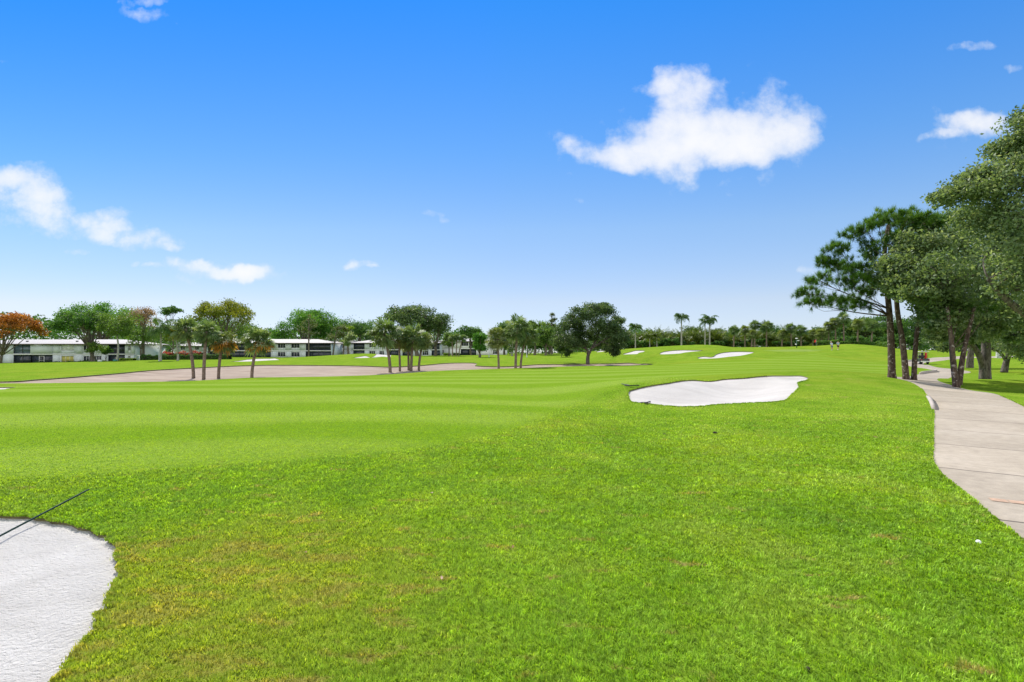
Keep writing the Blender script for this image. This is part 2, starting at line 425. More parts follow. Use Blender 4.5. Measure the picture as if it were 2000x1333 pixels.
def grassmat(name, blades):
    m, nt, out = newmat(name)
    gn = nt.nodes.new('ShaderNodeGroup'); gn.node_tree = GG
    nt.links.new(N(nt, 'ShaderNodeAttribute', attribute_name='fair').outputs['Fac'], gn.inputs[0])
    col = gn.outputs[0]
    if blades:
        va = N(nt, 'ShaderNodeAttribute', attribute_name='var').outputs['Fac']
        r = ramp(nt, [(0, (.75,.8,.55)), (.45, (1.75,1.75,1.5)), (.85, (2.5,2.45,2.2)), (1, (3.6,3.1,4.8))]); nt.links.new(va, r.inputs[0])
        col = mixc(nt, 1, col, r.outputs[0], 'MULTIPLY')
    else:
        gr = N(nt, 'ShaderNodeAttribute', attribute_name='green').outputs['Fac']
        col = mixc(nt, sstep(nt, gr, -.4, .4), col, (.2,.28,.06))
    b = N(nt, 'ShaderNodeBsdfPrincipled', i_Roughness=.6)
    b.inputs['Specular IOR Level'].default_value = .22 if blades else 0.0
    nt.links.new(col, b.inputs['Base Color'])
    if blades:
        t = N(nt, 'ShaderNodeBsdfTranslucent'); nt.links.new(mixc(nt, 1, col, (1.3,1.2,.6), 'MULTIPLY'), t.inputs['Color'])
        mx = N(nt, 'ShaderNodeMixShader', i_0=.4)
        nt.links.new(b.outputs[0], mx.inputs[1]); nt.links.new(t.outputs[0], mx.inputs[2]); nt.links.new(mx.outputs[0], out.inputs[0])
    else:
        co = N(nt, 'ShaderNodeTexCoord').outputs['Object']
        h = math_(nt, 'ADD', math_(nt, 'MULTIPLY', noise(nt, co, 9, 6, .7), 1.0), math_(nt, 'MULTIPLY', noise(nt, co, 1.1, 4, .6), 1.6))
        bp = N(nt, 'ShaderNodeBump', i_Strength=.55, i_Distance=.07)
        nt.links.new(h, bp.inputs['Height']); nt.links.new(bp.outputs[0], b.inputs['Normal'])
        nt.links.new(b.outputs[0], out.inputs[0])
    return m
M['grass'] = grassmat('grass', False); M['blades'] = grassmat('grass_blades', True)
M['soil'] = solid('turf_edge_soil', (.13,.115,.05), .95, .4, 6)

def sandmat(name, c0, c1, scale, bump, dist, stretch=(1, 1, 1)):
    m, nt, out = newmat(name)
    tc = N(nt, 'ShaderNodeTexCoord'); mp = N(nt, 'ShaderNodeMapping'); mp.inputs['Scale'].default_value = stretch
    mp.inputs['Rotation'].default_value = (0, 0, .35)
    nt.links.new(tc.outputs['Object'], mp.inputs[0]); co = mp.outputs[0]
    n1 = noise(nt, co, max(.5, scale*.05), 6, .65, .4); n2 = noise(nt, co, scale, 5, .6)
    r = ramp(nt, [(.3, c0), (.65, c1)]); nt.links.new(n1, r.inputs[0])
    b = N(nt, 'ShaderNodeBsdfPrincipled', i_Roughness=.95); b.inputs['Specular IOR Level'].default_value = .1
    nt.links.new(r.outputs[0], b.inputs['Base Color'])
    bp = N(nt, 'ShaderNodeBump', i_Strength=bump, i_Distance=dist)
    nt.links.new(n2, bp.inputs['Height']); nt.links.new(bp.outputs[0], b.inputs['Normal'])
    nt.links.new(b.outputs[0], out.inputs[0])
    return m
M['sand_near'] = sandmat('sand_near', (.63,.61,.58), (.76,.74,.71), 32, 1.0, .07, (.9, 1.35, 1))
M['sand'] = sandmat('sand', (.45,.43,.41), (.55,.53,.505), 9, .6, .05, (.7, 1.6, 1))
M['waste'] = sandmat('waste_sand', (.235,.178,.138), (.39,.318,.256), 1.6, .5, .08, (.5, 1.8, 1))

def tri_object(name, faces, Z, mat, attrs=None):
    used, inv = np.unique(faces, return_inverse=True)
    inv = inv.reshape(faces.shape)
    mb = MB(); mb.add(np.column_stack([cv[used], Z[used]]), inv)
    me = mb.data(name, mat, True)
    for k, a in (attrs or {}).items():
        t = me.attributes.new(k, 'FLOAT', 'POINT'); t.data.foreach_set('value', a[used].astype(np.float32))
    return link(name, me)

sdF = np.full(len(cv), -50.0); sdG = np.full(len(cv), -50.0)
k_ = np.hypot(cv[:, 0], cv[:, 1]) < 220
sdF[k_] = sdist(cv[k_, 0], cv[k_, 1], FAIR); sdG[k_] = sdist(cv[k_, 0], cv[k_, 1], GREEN)
ground = tri_object('ground', cf[owner == -1], BZ, M['grass'], {'fair': sdF, 'green': sdG})
tag(ground, 'mown green golf turf with fairway stripes and dry patches, reaching the horizon', 'grass', kind='structure')
# soil faces under the turf edge, part of the ground sheet
ground.data.materials.append(M['soil'])
SANDZ = {}
edge = MB()
for i, (P0, lip, depth, w, mk, lab) in enumerate(BUNK):
    P = outl[i]; Z = BZ.copy()
    idx = np.unique(cf[owner == i])
    sd = np.maximum(sdist(cv[idx, 0], cv[idx, 1], P), 0)
    t = np.clip(sd/w, 0, 1); Z[idx] = BZ[idx]-lip-depth*(t*t*(3-2*t))
    if i == 0: Z[idx] += (rng.normal(0, .004, len(idx)))
    o = tri_object('sand_bunker', cf[owner == i], Z, M[mk])
    tag(o, lab, 'sand bunker', 'sand bunkers of the golf course', 'structure')
    SANDZ[i] = (lip, depth, w)
    zt = tz(P[:, 0], P[:, 1]); n = len(P)
    j = np.arange(n); jn = (j+1) % n
    edge.add(np.concatenate([np.column_stack([P, zt-.004]), np.column_stack([P, zt-lip-.03])]), np.stack([j, jn, jn+n, j+n], 1))
eo = edge.build('bunker_edge', M['soil'])
# merge the soil rim into the ground sheet
bm = bmesh.new(); bm.from_mesh(ground.data); nf = len(bm.faces)
bm.from_mesh(eo.data); bm.faces.ensure_lookup_table()
for f_ in bm.faces[nf:]: f_.material_index = 1
bm.to_mesh(ground.data); bm.free()
bpy.data.objects.remove(eo)

# --- path ---------------------------------------------------------------
def pathmat():
    m, nt, out = newmat('concrete_path')
    co = N(nt, 'ShaderNodeTexCoord').outputs['Object']
    s = N(nt, 'ShaderNodeAttribute', attribute_name='along').outputs['Fac']
    n1 = noise(nt, co, .5, 5, .6, .3); n2 = noise(nt, co, 7, 6, .6); n3 = noise(nt, co, 90, 3, .6)
    r = ramp(nt, [(.3, (.345,.298,.235)), (.5, (.405,.352,.28)), (.7, (.455,.40,.325))]); nt.links.new(n1, r.inputs[0])
    r2 = ramp(nt, [(.3, (.86,.86,.86)), (.7, (1.1,1.1,1.1))]); nt.links.new(n2, r2.inputs[0])
    r3 = ramp(nt, [(.3, (.9,.9,.9)), (.7, (1.07,1.07,1.07))]); nt.links.new(n3, r3.inputs[0])
    col = mixc(nt, 1, mixc(nt, 1, r.outputs[0], r2.outputs[0], 'MULTIPLY'), r3.outputs[0], 'MULTIPLY')
    # each poured slab a slightly different grey
    sl = math_(nt, 'FLOOR', math_(nt, 'DIVIDE', s, 2.6))
    wn = N(nt, 'ShaderNodeTexWhiteNoise', noise_dimensions='1D'); nt.links.new(sl, wn.inputs['W'])
    r4 = ramp(nt, [(0, (.88,.88,.88)), (1, (1.06,1.05,1.04))]); nt.links.new(wn.outputs['Value'], r4.inputs[0])
    col = mixc(nt, 1, col, r4.outputs[0], 'MULTIPLY')
    fr = math_(nt, 'ABSOLUTE', math_(nt, 'SUBTRACT', math_(nt, 'FRACT', math_(nt, 'DIVIDE', s, 2.6)), .5))
    jn = sstep(nt, math_(nt, 'ADD', fr, math_(nt, 'MULTIPLY', math_(nt, 'SUBTRACT', n2, .5), .003)), .490, .4945)
    col = mixc(nt, math_(nt, 'MULTIPLY', jn, .85), col, (.07,.06,.05))
    b = N(nt, 'ShaderNodeBsdfPrincipled', i_Roughness=.85); b.inputs['Specular IOR Level'].default_value = .25
    nt.links.new(col, b.inputs['Base Color'])
    bp = N(nt, 'ShaderNodeBump', i_Strength=.25, i_Distance=.01); nt.links.new(n3, bp.inputs['Height']); nt.links.new(bp.outputs[0], b.inputs['Normal'])
    nt.links.new(b.outputs[0], out.inputs[0])
    return m
M['path'] = pathmat()
along = np.zeros(len(cv))
pidx = np.unique(cf[owner == len(outl)-1])
for i in pidx:
    d = np.linalg.norm(PC-cv[i], axis=1); k = int(np.argmin(d)); k = min(max(k, 1), len(PC)-2)
    along[i] = s_acc[k] + (cv[i]-PC[k]) @ tp[k]
ZP = BZ.copy(); ZP[pidx] -= .012
path = tri_object('path', cf[owner == len(outl)-1], ZP, M['path'], {'along': along})
tag(path, 'pale concrete cart path curving away on the right with cross joints', 'path', kind='structure')

# raised kerbs along the inside of the bends
M['kerb'] = solid('kerb_concrete', (.42,.37,.33), .85, .15, 4, .2)
def kerb(p0, p1, h, label, side=-1):
    idx = np.where((s_acc >= p0) & (s_acc <= p1))[0]
    mb = MB(); n = len(idx)
    off = np.array([1.23, 1.14])*side
    hh = h*np.clip(np.minimum((s_acc[idx]-p0)/.3+.7, (p1-s_acc[idx])/2.0), .0, 1.0)
    A = PC[idx]+nr[idx]*off[0]; B = PC[idx]+nr[idx]*off[1]
    za = tz(A[:, 0], A[:, 1]); zb = tz(B[:, 0], B[:, 1])
    v = np.concatenate([np.column_stack([A, za-.05]), np.column_stack([A, za+hh]), np.column_stack([B, zb+hh]), np.column_stack([B, zb-.03])])
    j = np.arange(n-1); f = []
    for k in range(3): f.append(np.stack([k*n+j, k*n+j+1, (k+1)*n+j+1, (k+1)*n+j], 1))
    f.append(np.array([[0, n, 2*n, 3*n], [4*n-1, 3*n-1, 2*n-1, n-1]]))
    mb.add(v, np.concatenate(f))
    o = mb.build('kerb', M['kerb']); tag(o, label, 'kerb', 'kerbs along the cart path', 'structure')
def s_of(px, py):
    p = g(px, py)[:2]; return s_acc[int(np.argmin(np.linalg.norm(PC-p, axis=1)))]
kerb(s_of(1838, 802), s_of(1838, 802)+5.5, .11, 'short raised concrete kerb on the left edge of the near cart path')
kerb(s_of(1800, 731), s_of(1838, 724), .2, 'raised kerb round the first bend of the far cart path')
kerb(s_of(1792, 709), s_of(1822, 702), .2, 'raised kerb round the second bend beside the golf cart')
# brick paver strip set across the path
M['paver'] = solid('paver', (.47,.32,.225), .9, .2, 14, .3)
sp = s_of(1950, 975); kk = int(np.argmin(np.abs(s_acc-sp)))
mb = MB(); t_, n_ = tp[kk], nr[kk]
for i in range(13):
    a = -1.0+i*.165
    for r_ in range(1):
        q = []
        for du, dv in ((0, -.07), (.15, -.07), (.15, .07), (0, .07)):
            p = PC[kk]+n_*(a+du)+t_*(dv+rng.uniform(-.006, .006)); q.append((p[0], p[1], float(tz(*p)[0])-.006))
        mb.add(q, [(0, 1, 2, 3)])
tag(mb.build('paver_strip', M['paver']), 'narrow strip of orange brick pavers laid across the near path', 'paving', kind='structure')

# --- grass blades near the camera ---------------------------------------
def vnoise(x, y, sc, seed):
    x, y = x*sc, y*sc; xi, yi = np.floor(x).astype(np.int64), np.floor(y).astype(np.int64); fx, fy = x-xi, y-yi
    fx, fy = fx*fx*(3-2*fx), fy*fy*(3-2*fy)
    def h(a, b):
        q = (a*374761393+b*668265263+seed*974711) & 0xffffffff; q = ((q ^ (q >> 13))*1274126177) & 0xffffffff
        return ((q ^ (q >> 16)) & 0xffff)/65535.0
    return (h(xi, yi)*(1-fx)+h(xi+1, yi)*fx)*(1-fy)+(h(xi, yi+1)*(1-fx)+h(xi+1, yi+1)*fx)*fy
def blades(n=900000):
    u = rng.uniform(0, 1, n); r0, r1 = 2.0, 27.0
    r = (r0**.5 + u*(r1**.5-r0**.5))**2
    a = np.radians(rng.uniform(-53, 53, n))
    x = r*np.sin(a); y = r*np.cos(a)
    ok = np.ones(n, bool)
    for P in outl:
        if P[:, 1].min() < 30 or P is outl[-1]: ok &= ~inpoly(x, y, P)
    ok &= rng.uniform(0, 1, n) > np.clip((r-9)/17, 0, 1)**.6
    x, y, r = x[ok], y[ok], r[ok]; n = len(x)
    # extra fringe hanging over the turf edges
    fx, fy = [], []
    for P in outl:
        q = P[(np.linalg.norm(P, axis=1) < 28) & (P[:, 1] > .5)]
        if len(q):
            m_ = len(P); kk = np.where((np.linalg.norm(P, axis=1) < 28) & (P[:, 1] > .5))[0]; k = kk[rng.integers(0, len(kk), 12000)]; t_ = rng.uniform(0, 1, (12000, 1)); e_ = P[k]+(P[(k+1) % m_]-P[k])*t_+rng.normal(0, .011, (12000, 2)); fx.append(e_[:, 0]); fy.append(e_[:, 1])
    x = np.concatenate([x]+fx); y = np.concatenate([y]+fy); r = np.hypot(x, y); n = len(x)
    sf = sdist(x, y, FAIR); fairq = sf > 0
    z = tz(x, y)
    h = rng.uniform(.011, .026, n)*np.where(fairq, .6, 1)*(1+.02*r); w = .0025*np.clip(r/3.0, 1, 3.2)
    c1, c2, c3 = vnoise(x, y, 9, 1), vnoise(x, y, 3.1, 2), vnoise(x, y, 22, 3)
    c4 = vnoise(x, y, 48, 6); clump = .26*c1+.08*c2+.34*c3+.32*c4
    h *= np.where(fairq, .85+.3*clump, .25+1.6*clump)
    ang = rng.uniform(0, 2*PI, n)*.62+2*PI*(vnoise(x, y, 2.3, 4)+vnoise(x, y, 7, 5)); lean = rng.uniform(.15, 1.2, n)*(1.25-.5*clump)
    h = np.where(rng.uniform(0, 1, n) < np.clip((.40-.3*c1-.35*c3-.35*c4)*6, 0, .85), h*.15, h)
    d = np.stack([np.cos(ang), np.sin(ang)], 1); s = np.stack([-d[:, 1], d[:, 0]], 1)
    p = np.stack([x, y], 1)
    v = np.zeros((n, 5, 3))
    v[:, 0, :2] = p-s*w[:, None]; v[:, 1, :2] = p+s*w[:, None]; v[:, 0:2, 2] = (z-.004)[:, None]
    m_ = p+d*(h*lean*.35)[:, None]
    v[:, 2, :2] = m_+s*(w*.8)[:, None]; v[:, 3, :2] = m_-s*(w*.8)[:, None]; v[:, 2:4, 2] = (z+h*.62)[:, None]
    v[:, 4, :2] = p+d*(h*lean)[:, None]; v[:, 4, 2] = z+h*np.where(lean > .8, .85, 1)
    b = np.arange(n)*5
    mb = MB(); mb.add(v.reshape(-1, 3), np.stack([b, b+1, b+2, b+3], 1), np.repeat(np.clip(np.where(fairq, .5+(rng.beta(1.7, 2.2, n)-.5)*.5, rng.beta(1.7, 2.2, n)+(clump-.5)*.8), 0, 1), 5))
    mb.f.append(np.stack([b+3, b+2, b+4], 1))
    me = mb.data('grass_blades', M['blades'])
    t = me.attributes.new('fair', 'FLOAT', 'POINT'); t.data.foreach_set('value', np.repeat(sf, 5).astype(np.float32))
    o = link('grass_blades', me)
    tag(o, 'short blades of mown grass across the foreground', 'grass', kind='stuff')
blades()

# ------------------------------------------------------------------ vegetation
def rot_to(nv):
    nv = nv/(np.linalg.norm(nv, axis=1, keepdims=True)+1e-9)
    ref = np.where(np.abs(nv[:, 2:3]) < .9, np.array([[0, 0, 1.0]]), np.array([[1.0, 0, 0]]))
    u = np.cross(nv, ref); u /= np.linalg.norm(u, axis=1, keepdims=True)+1e-9
    return u, np.cross(nv, u)
def leaves(mb, C, out, size, var, flat=.4, aspect=.55):
    """one bent diamond per leaf"""
    n = len(C); nv = rng.normal(0, 1, (n, 3)); nv /= np.linalg.norm(nv, axis=1, keepdims=True)
    nv = nv*(1-flat)+out*flat
    u, w = rot_to(nv); a = rng.uniform(0, 2*PI, n)[:, None]
    U = u*np.cos(a)+w*np.sin(a); W = -u*np.sin(a)+w*np.cos(a)
    s = (size*rng.uniform(.6, 1.35, n))[:, None]
    v = np.stack([C-U*s*.5, C+W*s*aspect*.5+nv*s*.08, C+U*s*.5, C-W*s*aspect*.5+nv*s*.08], 1)
    b = np.arange(n)*4
    mb.add(v.reshape(-1, 3), np.stack([b, b+1, b+2, b+3], 1), np.repeat(np.clip(var, 0, 1), 4))

def limb(mb, a, b, r0, r1, sag=.12, n=6, seg=7, wob=.05):
    a, b = np.asarray(a, float), np.asarray(b, float); t = np.linspace(0, 1, seg)[:, None]
    L = np.linalg.norm(b-a)
    side = rng.normal(0, 1, 3)*L*wob
    P = a+(b-a)*t+side*np.sin(t*PI)+np.array([0, 0, L*sag])*np.sin(t*PI)
    mb.tube(P, r0+(r1-r0)*np.linspace(0, 1, seg)**.8, n)
    return P

def broadleaf(name, base, H, R, hb, mat, label, group=None, bark='bark', nl=16, nleaf=4200, lsize=.34, shape='round', tr=None,
              trunk_off=(0, 0), sub=9, Ry=None, cat='tree', lump=.42, fork=None, low=-.55, spread=.33, trunk_h=None, mat2=None):
    """base point, height, crown half width, height of the crown's underside"""
    root = empty(name, tuple(base)); tag(root, label, cat, group)
    Ry = Ry or R*.85; cz = (H+hb)/2; hz = (H-hb)/2; tr = tr or max(.12, H*.03)
    off = np.array([trunk_off[0], trunk_off[1], 0.0])
    lob = []
    tries = 0
    while len(lob) < nl and tries < 4000:
        tries += 1
        d = rng.normal(0, 1, 3); d /= np.linalg.norm(d)
        if shape == 'umbrella':
            d[2] = abs(d[2])*.9+.1
            q = rng.uniform(.45, .85); p = np.array([d[0]*R*q, d[1]*Ry*q, 0]); 
            rr = math.hypot(p[0]/R, p[1]/Ry); p[2] = hz*(.62*(1-rr*rr)*2-.62)+rng.normal(0, .1)*hz
        else:
            if d[2] < low: continue
            q = rng.uniform(.35, .78) if shape == 'round' else rng.uniform(.1, .8)
            p = np.array([d[0]*R*q, d[1]*Ry*q, d[2]*hz*q])
        r = lump*min(R, hz*1.25)*rng.uniform(.75, 1.2)
        if all(np.linalg.norm((p-o[0])) > .55*min(r, o[1]) for o in lob): lob.append((p, r))
    mb = MB(); nleaf = int(nleaf*1.6); lsize *= 1.08; per = max(20, nleaf//max(1, len(lob)*sub))
    C, O, Vv = [], [], []
    for p, r in lob:
        lv = rng.normal(0, .1)
        for _ in range(sub):
            d = rng.normal(0, 1, 3); d[2] = d[2]*.8+.25; d /= np.linalg.norm(d)
            sc = p+d*r*np.array([1, 1, .78])*rng.uniform(.25, 1.0)**.6
            k = int(per*rng.uniform(.5, 1.5))
            pts = sc+rng.normal(0, 1, (k, 3))*r*spread*np.array([1, 1, .6])
            C.append(pts); o = (pts-p)/r+np.array([0, 0, .35]); O.append(o/(np.linalg.norm(o, axis=1, keepdims=True)+1e-6))
            Vv.append(.46+lv+rng.normal(0, .12)+rng.normal(0, .16, k))
    C = np.concatenate(C); O = np.concatenate(O); Vv = np.concatenate(Vv)
    C = C*np.array([1, 1, 1])+off+np.array([0, 0, cz])
    C[:, 2] = np.maximum(C[:, 2], .12)
    leaves(mb, C, O, lsize, Vv)
    tb = MB()
    fk = fork if fork is not None else max(hb*.75, H*.16)
    top = off*fk/max(cz, .1)*.6+np.array([0, 0, fk])
    seg = np.linspace(0, 1, 7)[:, None]
    tp_ = top*seg+np.array([[rng.normal(0, .04)*fk, rng.normal(0, .04)*fk, 0]])*np.sin(seg*PI)
    tb.tube(np.concatenate([[[0, 0, -.25]], tp_]), np.concatenate([[tr*1.5], tr*(1.25-.35*seg[:, 0])]), 9)
    order = sorted(lob, key=lambda o: -o[1])[:max(6, nl//2+3)]
    for p, r in order:
        e = p+off+np.array([0, 0, cz])
        if e[2] < fk+.2: e = e+np.array([0, 0, fk+.3-e[2]])
        P = limb(tb, top, e, tr*rng.uniform(.38, .6), tr*.09, .06, 6, 7, .08)
        for _ in range(3):
            d = rng.normal(0, 1, 3); d[2] = abs(d[2])
            limb(tb, P[4], e+d/np.linalg.norm(d)*r*.8, tr*.17, tr*.04, .05, 4, 4)
    tb.build('trunk', M[bark], root, smooth=True)
    mb.build('crown', M[mat], root)
    return root

# fan palms
def fan_crown(nf=46, nl=17, dead=0, R=1.0, drop=-.93):
    """crown of radius about R: fans of stiff folded leaflets; returns green and dead meshes' builders"""
    gm, dm = MB(), MB()
    for i in range(nf+dead):
        isd = i >= nf
        el = math.asin(rng.uniform(drop, .97)) if not isd else math.asin(rng.uniform(-.95, -.35))
        az = (i*2.39996)+rng.normal(0, .15)
        d = np.array([math.cos(az)*math.cos(el), math.sin(az)*math.cos(el), math.sin(el)])
        pl = R*rng.uniform(.38, .62)*(1 if not isd else .95)
        tip = d*pl+np.array([0, 0, -.05*R])
        gm_ = dm if isd else gm
        gm_.tube([np.zeros(3)+d*.03*R, tip*.6+np.array([0, 0, .02*R]), tip], [.022*R, .016*R, .012*R], 3, .5, False)
        sdv = np.cross(d, [0, 0, 1.0]); sdv /= np.linalg.norm(sdv)+1e-6
        roll = rng.normal(0, .5); up = np.cross(sdv, d)
        sdv, up = sdv*math.cos(roll)+up*math.sin(roll), -sdv*math.sin(roll)+up*math.cos(roll)
        L = R*rng.uniform(.42, .58)
        fv = .5+rng.normal(0, .14)+(.1 if el > .5 else 0)
        for a in np.linspace(-1.95, 1.95, nl):
            a += rng.normal(0, .04)
            ld = d*math.cos(a)+sdv*math.sin(a); ll = L*(1-.22*abs(a)/1.95)*rng.uniform(.85, 1.1)
            wv = (-d*math.sin(a)+sdv*math.cos(a))*(ll*.08)
            m_ = tip+ld*ll*.58+up*ll*.04
            e = tip+ld*ll*rng.uniform(.9, 1.0)-np.array([0, 0, ll*rng.uniform(.05, .34)])
            v = [tip, m_-wv, e, m_+wv]
            gm_.add(v, [(0, 1, 2, 3)], np.clip(fv+rng.normal(0, .1), 0, 1))
    return gm, dm
FAN = {}
for k, (mat, dead, nf) in enumerate((('sabal', 0, 62), ('sabal', 0, 58), ('sabal_light', 0, 60), ('sabal_light', 26, 46), ('sabal', 8, 56))):
    gm, dm = fan_crown(nf, 12, dead)
    FAN[k] = (gm.data('fan_crown', M[mat]), dm.data('dead_fronds', M['sabal_dead']) if dead else None)

def sabal(base, crown_xy, ztop, R, variant, label, group, r=.15, bark='bark_palm', boots=True):
    """base point; crown centre (x, y); height of the crown's top; crown radius"""
    root = empty('sabal_palm', tuple(base)); tag(root, label, 'palm tree', group)
    c = np.array([crown_xy[0], crown_xy[1], ztop-R*1.08])-base
    t = np.linspace(0, 1, 9)[:, None]
    P = np.concatenate([np.array([[0, 0, -.3]]), np.array([c[0], c[1], 0])*(t**1.6)+np.array([0, 0, c[2]])*t])
    rr = np.concatenate([[r*1.25], r*(1.12-.2*t[:, 0]+.1*(t[:, 0] > .85))])
    mb = MB(); mb.tube(P, rr, 9); mb.build('trunk', M[bark], root, smooth=True)
    g_, d_ = FAN[variant]
    o = link('crown', g_, root, tuple(c)); o.scale = (R*1.08, R*1.08, R*1.04); o.rotation_euler = (0, 0, rng.uniform(0, 6.28))
    if d_:
        o2 = link('dead_fronds', d_, root, tuple(c)); o2.scale = (R, R, R); o2.rotation_euler = o.rotation_euler
    return root
def sabal_px(px, py, cpx, ctop, chw, variant, label, group, r=.15, D=None):
    b = g(px, py) if D is None else at(px, D)
    D = b[1]
    return sabal(b, ((cpx-CX)/F*D, D+rng.normal(0, .2)), zpix(ctop, D), chw/F*D*(1.27 if group == 'fan palms along the waste bunker' else 1), variant, label, group, r)

# feather palms
def feather_crown(nf=18, nl=26, L=1.0, droop=.9, up=.75, lmin=-.1, stiff=0.0, leaf=.22):
    mb = MB()
    for i in range(nf):
        az = i*2.39996+rng.normal(0, .12); el = rng.uniform(lmin, up)*PI/2
        l = L*rng.uniform(.82, 1.1); t = np.linspace(0, 1, 9)
        h = np.array([math.cos(az), math.sin(az), 0])
        ang = el-(t**1.3)*droop*rng.uniform(.8, 1.25)*(1.3-.3*el)
        step = l/8
        P = np.zeros((9, 3))
        for k in range(1, 9): P[k] = P[k-1]+(h*math.cos(ang[k])+np.array([0, 0, math.sin(ang[k])]))*step
        mb.tube(P, np.linspace(.014, .004, 9)*L, 3, .6, False)
        sd = np.cross(h, [0, 0, 1.0]); fv = .5+rng.normal(0, .13)
        for j in range(nl):
            s = .14+.86*j/nl; f = s*8; k = min(int(f), 7); p = P[k]+(P[k+1]-P[k])*(f-k); d = P[k+1]-P[k]; d = d/np.linalg.norm(d)
            ll = leaf*L*math.sin(PI*(.16+.8*s))*rng.uniform(.85, 1.15)
            for sg in (-1, 1):
                dr = sd*sg*(.8)+d*.55+np.array([0, 0, -.35+stiff+rng.normal(0, .18)])
                dr /= np.linalg.norm(dr); wv = d*ll*.07
                e = p+dr*ll-np.array([0, 0, ll*(.3-stiff*.3)]); m_ = p+dr*ll*.5
                mb.add([p, m_-wv, e, m_+wv], [(0, 1, 2, 3)], np.clip(fv+rng.normal(0, .1), 0, 1))
    return mb
QUEEN = [feather_crown(21, 30, 1, 2.3, .93, .25, leaf=.27).data('feather_crown', M['queen']) for _ in range(2)]
def queen(px, D, ztop_py, R, label, group, r=.14, bark='bark_grey', cpx=None, mesh=None, base=None, name='queen_palm'):
    b = at(px, D) if base is None else base
    root = empty(name, tuple(b)); tag(root, label, 'palm tree', group)
    zt = zpix(ztop_py, b[1])-b[2]-R*.6; dx = ((cpx or px)-px)/F*b[1]
    t = np.linspace(0, 1, 8)[:, None]
    mb = MB(); P = np.concatenate([[[0, 0, -.3]], np.array([dx, 0, 0])*t**1.5+np.array([0, 0, zt])*t])
    mb.tube(P, np.concatenate([[r*1.3], r*(1.1-.35*t[:, 0])]), 8); mb.build('trunk', M[bark], root, smooth=True)
    o = link('crown', mesh or QUEEN[random.randrange(2)], root, (dx, 0, zt)); o.scale = (R,)*3; o.rotation_euler = (0, 0, rng.uniform(0, 6.28))
    return root

# needle trees
def tuft(mb, c, d, size, k, var):
    """bottle-brush of needles round a twig end"""
    nd = rng.normal(0, 1, (k, 3)); nd /= np.linalg.norm(nd, axis=1, keepdims=True); nd = nd*.75+d*.6+np.array([0, 0, .2])
    nd /= np.linalg.norm(nd, axis=1, keepdims=True)
    L = size*rng.uniform(.7, 1.15, k)[:, None]; u, w = rot_to(nd)
    wd = size*.045
    st = c+rng.normal(0, size*.12, (k, 3))
    v = np.stack([st-u*wd, st+u*wd, st+nd*L], 1); b = np.arange(k)*3
    mb.add(v.reshape(-1, 3), np.stack([b, b+1, b+2], 1), np.repeat(np.clip(var+rng.normal(0, .13, k), 0, 1), 3))
def pine(base, trunk_pts, tr, branches, mat, label, group=None, tsize=.32, per=26, k=34, bark='bark_pine', extra_trunks=(), clump=1.0):
    """trunk_pts: points relative to base; branches: (from height fraction, end point relative to base, clump radius)"""
    root = empty('pine_tree', tuple(base)); tag(root, label, 'pine tree', group)
    tb, nb = MB(), MB()
    TP = catmull(np.array(trunk_pts, float), False, 5)
    n = len(TP); rad = tr*(1.15-.62*np.linspace(0, 1, n)); rad[0] *= 1.2
    tb.tube(np.concatenate([[TP[0]-np.array([0, 0, .3])], TP]), np.concatenate([[tr*1.5], rad]), 10)
    for e in extra_trunks:
        EP = catmull(np.array(e, float), False, 5); m = len(EP); tb.tube(EP, tr*(1.05-.55*np.linspace(0, 1, m)), 10)
    for fr, e, cr in branches:
        a = TP[min(n-1, int(fr*(n-1)))]; e = np.array(e, float)
        L = np.linalg.norm(e-a); br = tr*min(.42, .1+.035*L)
        P = limb(tb, a, e, br, br*.3, rng.uniform(-.06, .12), 6, 8, .07)
        for q in range(int(per*.5)+3):
            s = P[rng.integers(4, 8)]
            d = rng.normal(0, 1, 3); d[2] = d[2]*.45+.25; d /= np.linalg.norm(d)
            c = e+d*cr*rng.uniform(.35, 1)*np.array([1, 1, .55])
            limb(tb, s, c, br*.28, br*.1, -.08, 4, 4, .1)
            v = .45+.12*rng.normal()
            for _ in range(2):
                tuft(nb, c+rng.normal(0, cr*.16, 3), d, tsize, k, v)
            tuft(nb, s+(c-s)*rng.uniform(.5, .85)+rng.normal(0, cr*.08, 3), d, tsize*.85, k//2, v-.06)
    tb.build('trunk', M[bark], root, smooth=True); nb.build('crown', M[mat], root)
    return root
def simple_pine(px, D, top, hw, label, group=None, seed=0, dens=1.0, lean=0):
    b = at(px, D); H = zpix(top, D)-b[2]; R = hw/F*D
    tp_ = [(0, 0, 0), (lean*.4+rng.normal(0, .1), 0, H*.4), (lean, 0, H*.93)]
    br = []
    for i in range(int(15*dens)):
        f = rng.uniform(.5, 1.0); a = rng.uniform(0, 2*PI); rr = R*(1.05-.75*((f-.5)/.5)**1.5)*rng.uniform(.45, 1)
        br.append((f*.93, (lean*f+math.cos(a)*rr, math.sin(a)*rr*.8, H*(f*.95+.03)), R*.34))
    return pine(b, tp_, .19, br, 'needle_far', label, group, tsize=.5, per=8, k=22, bark='bark')

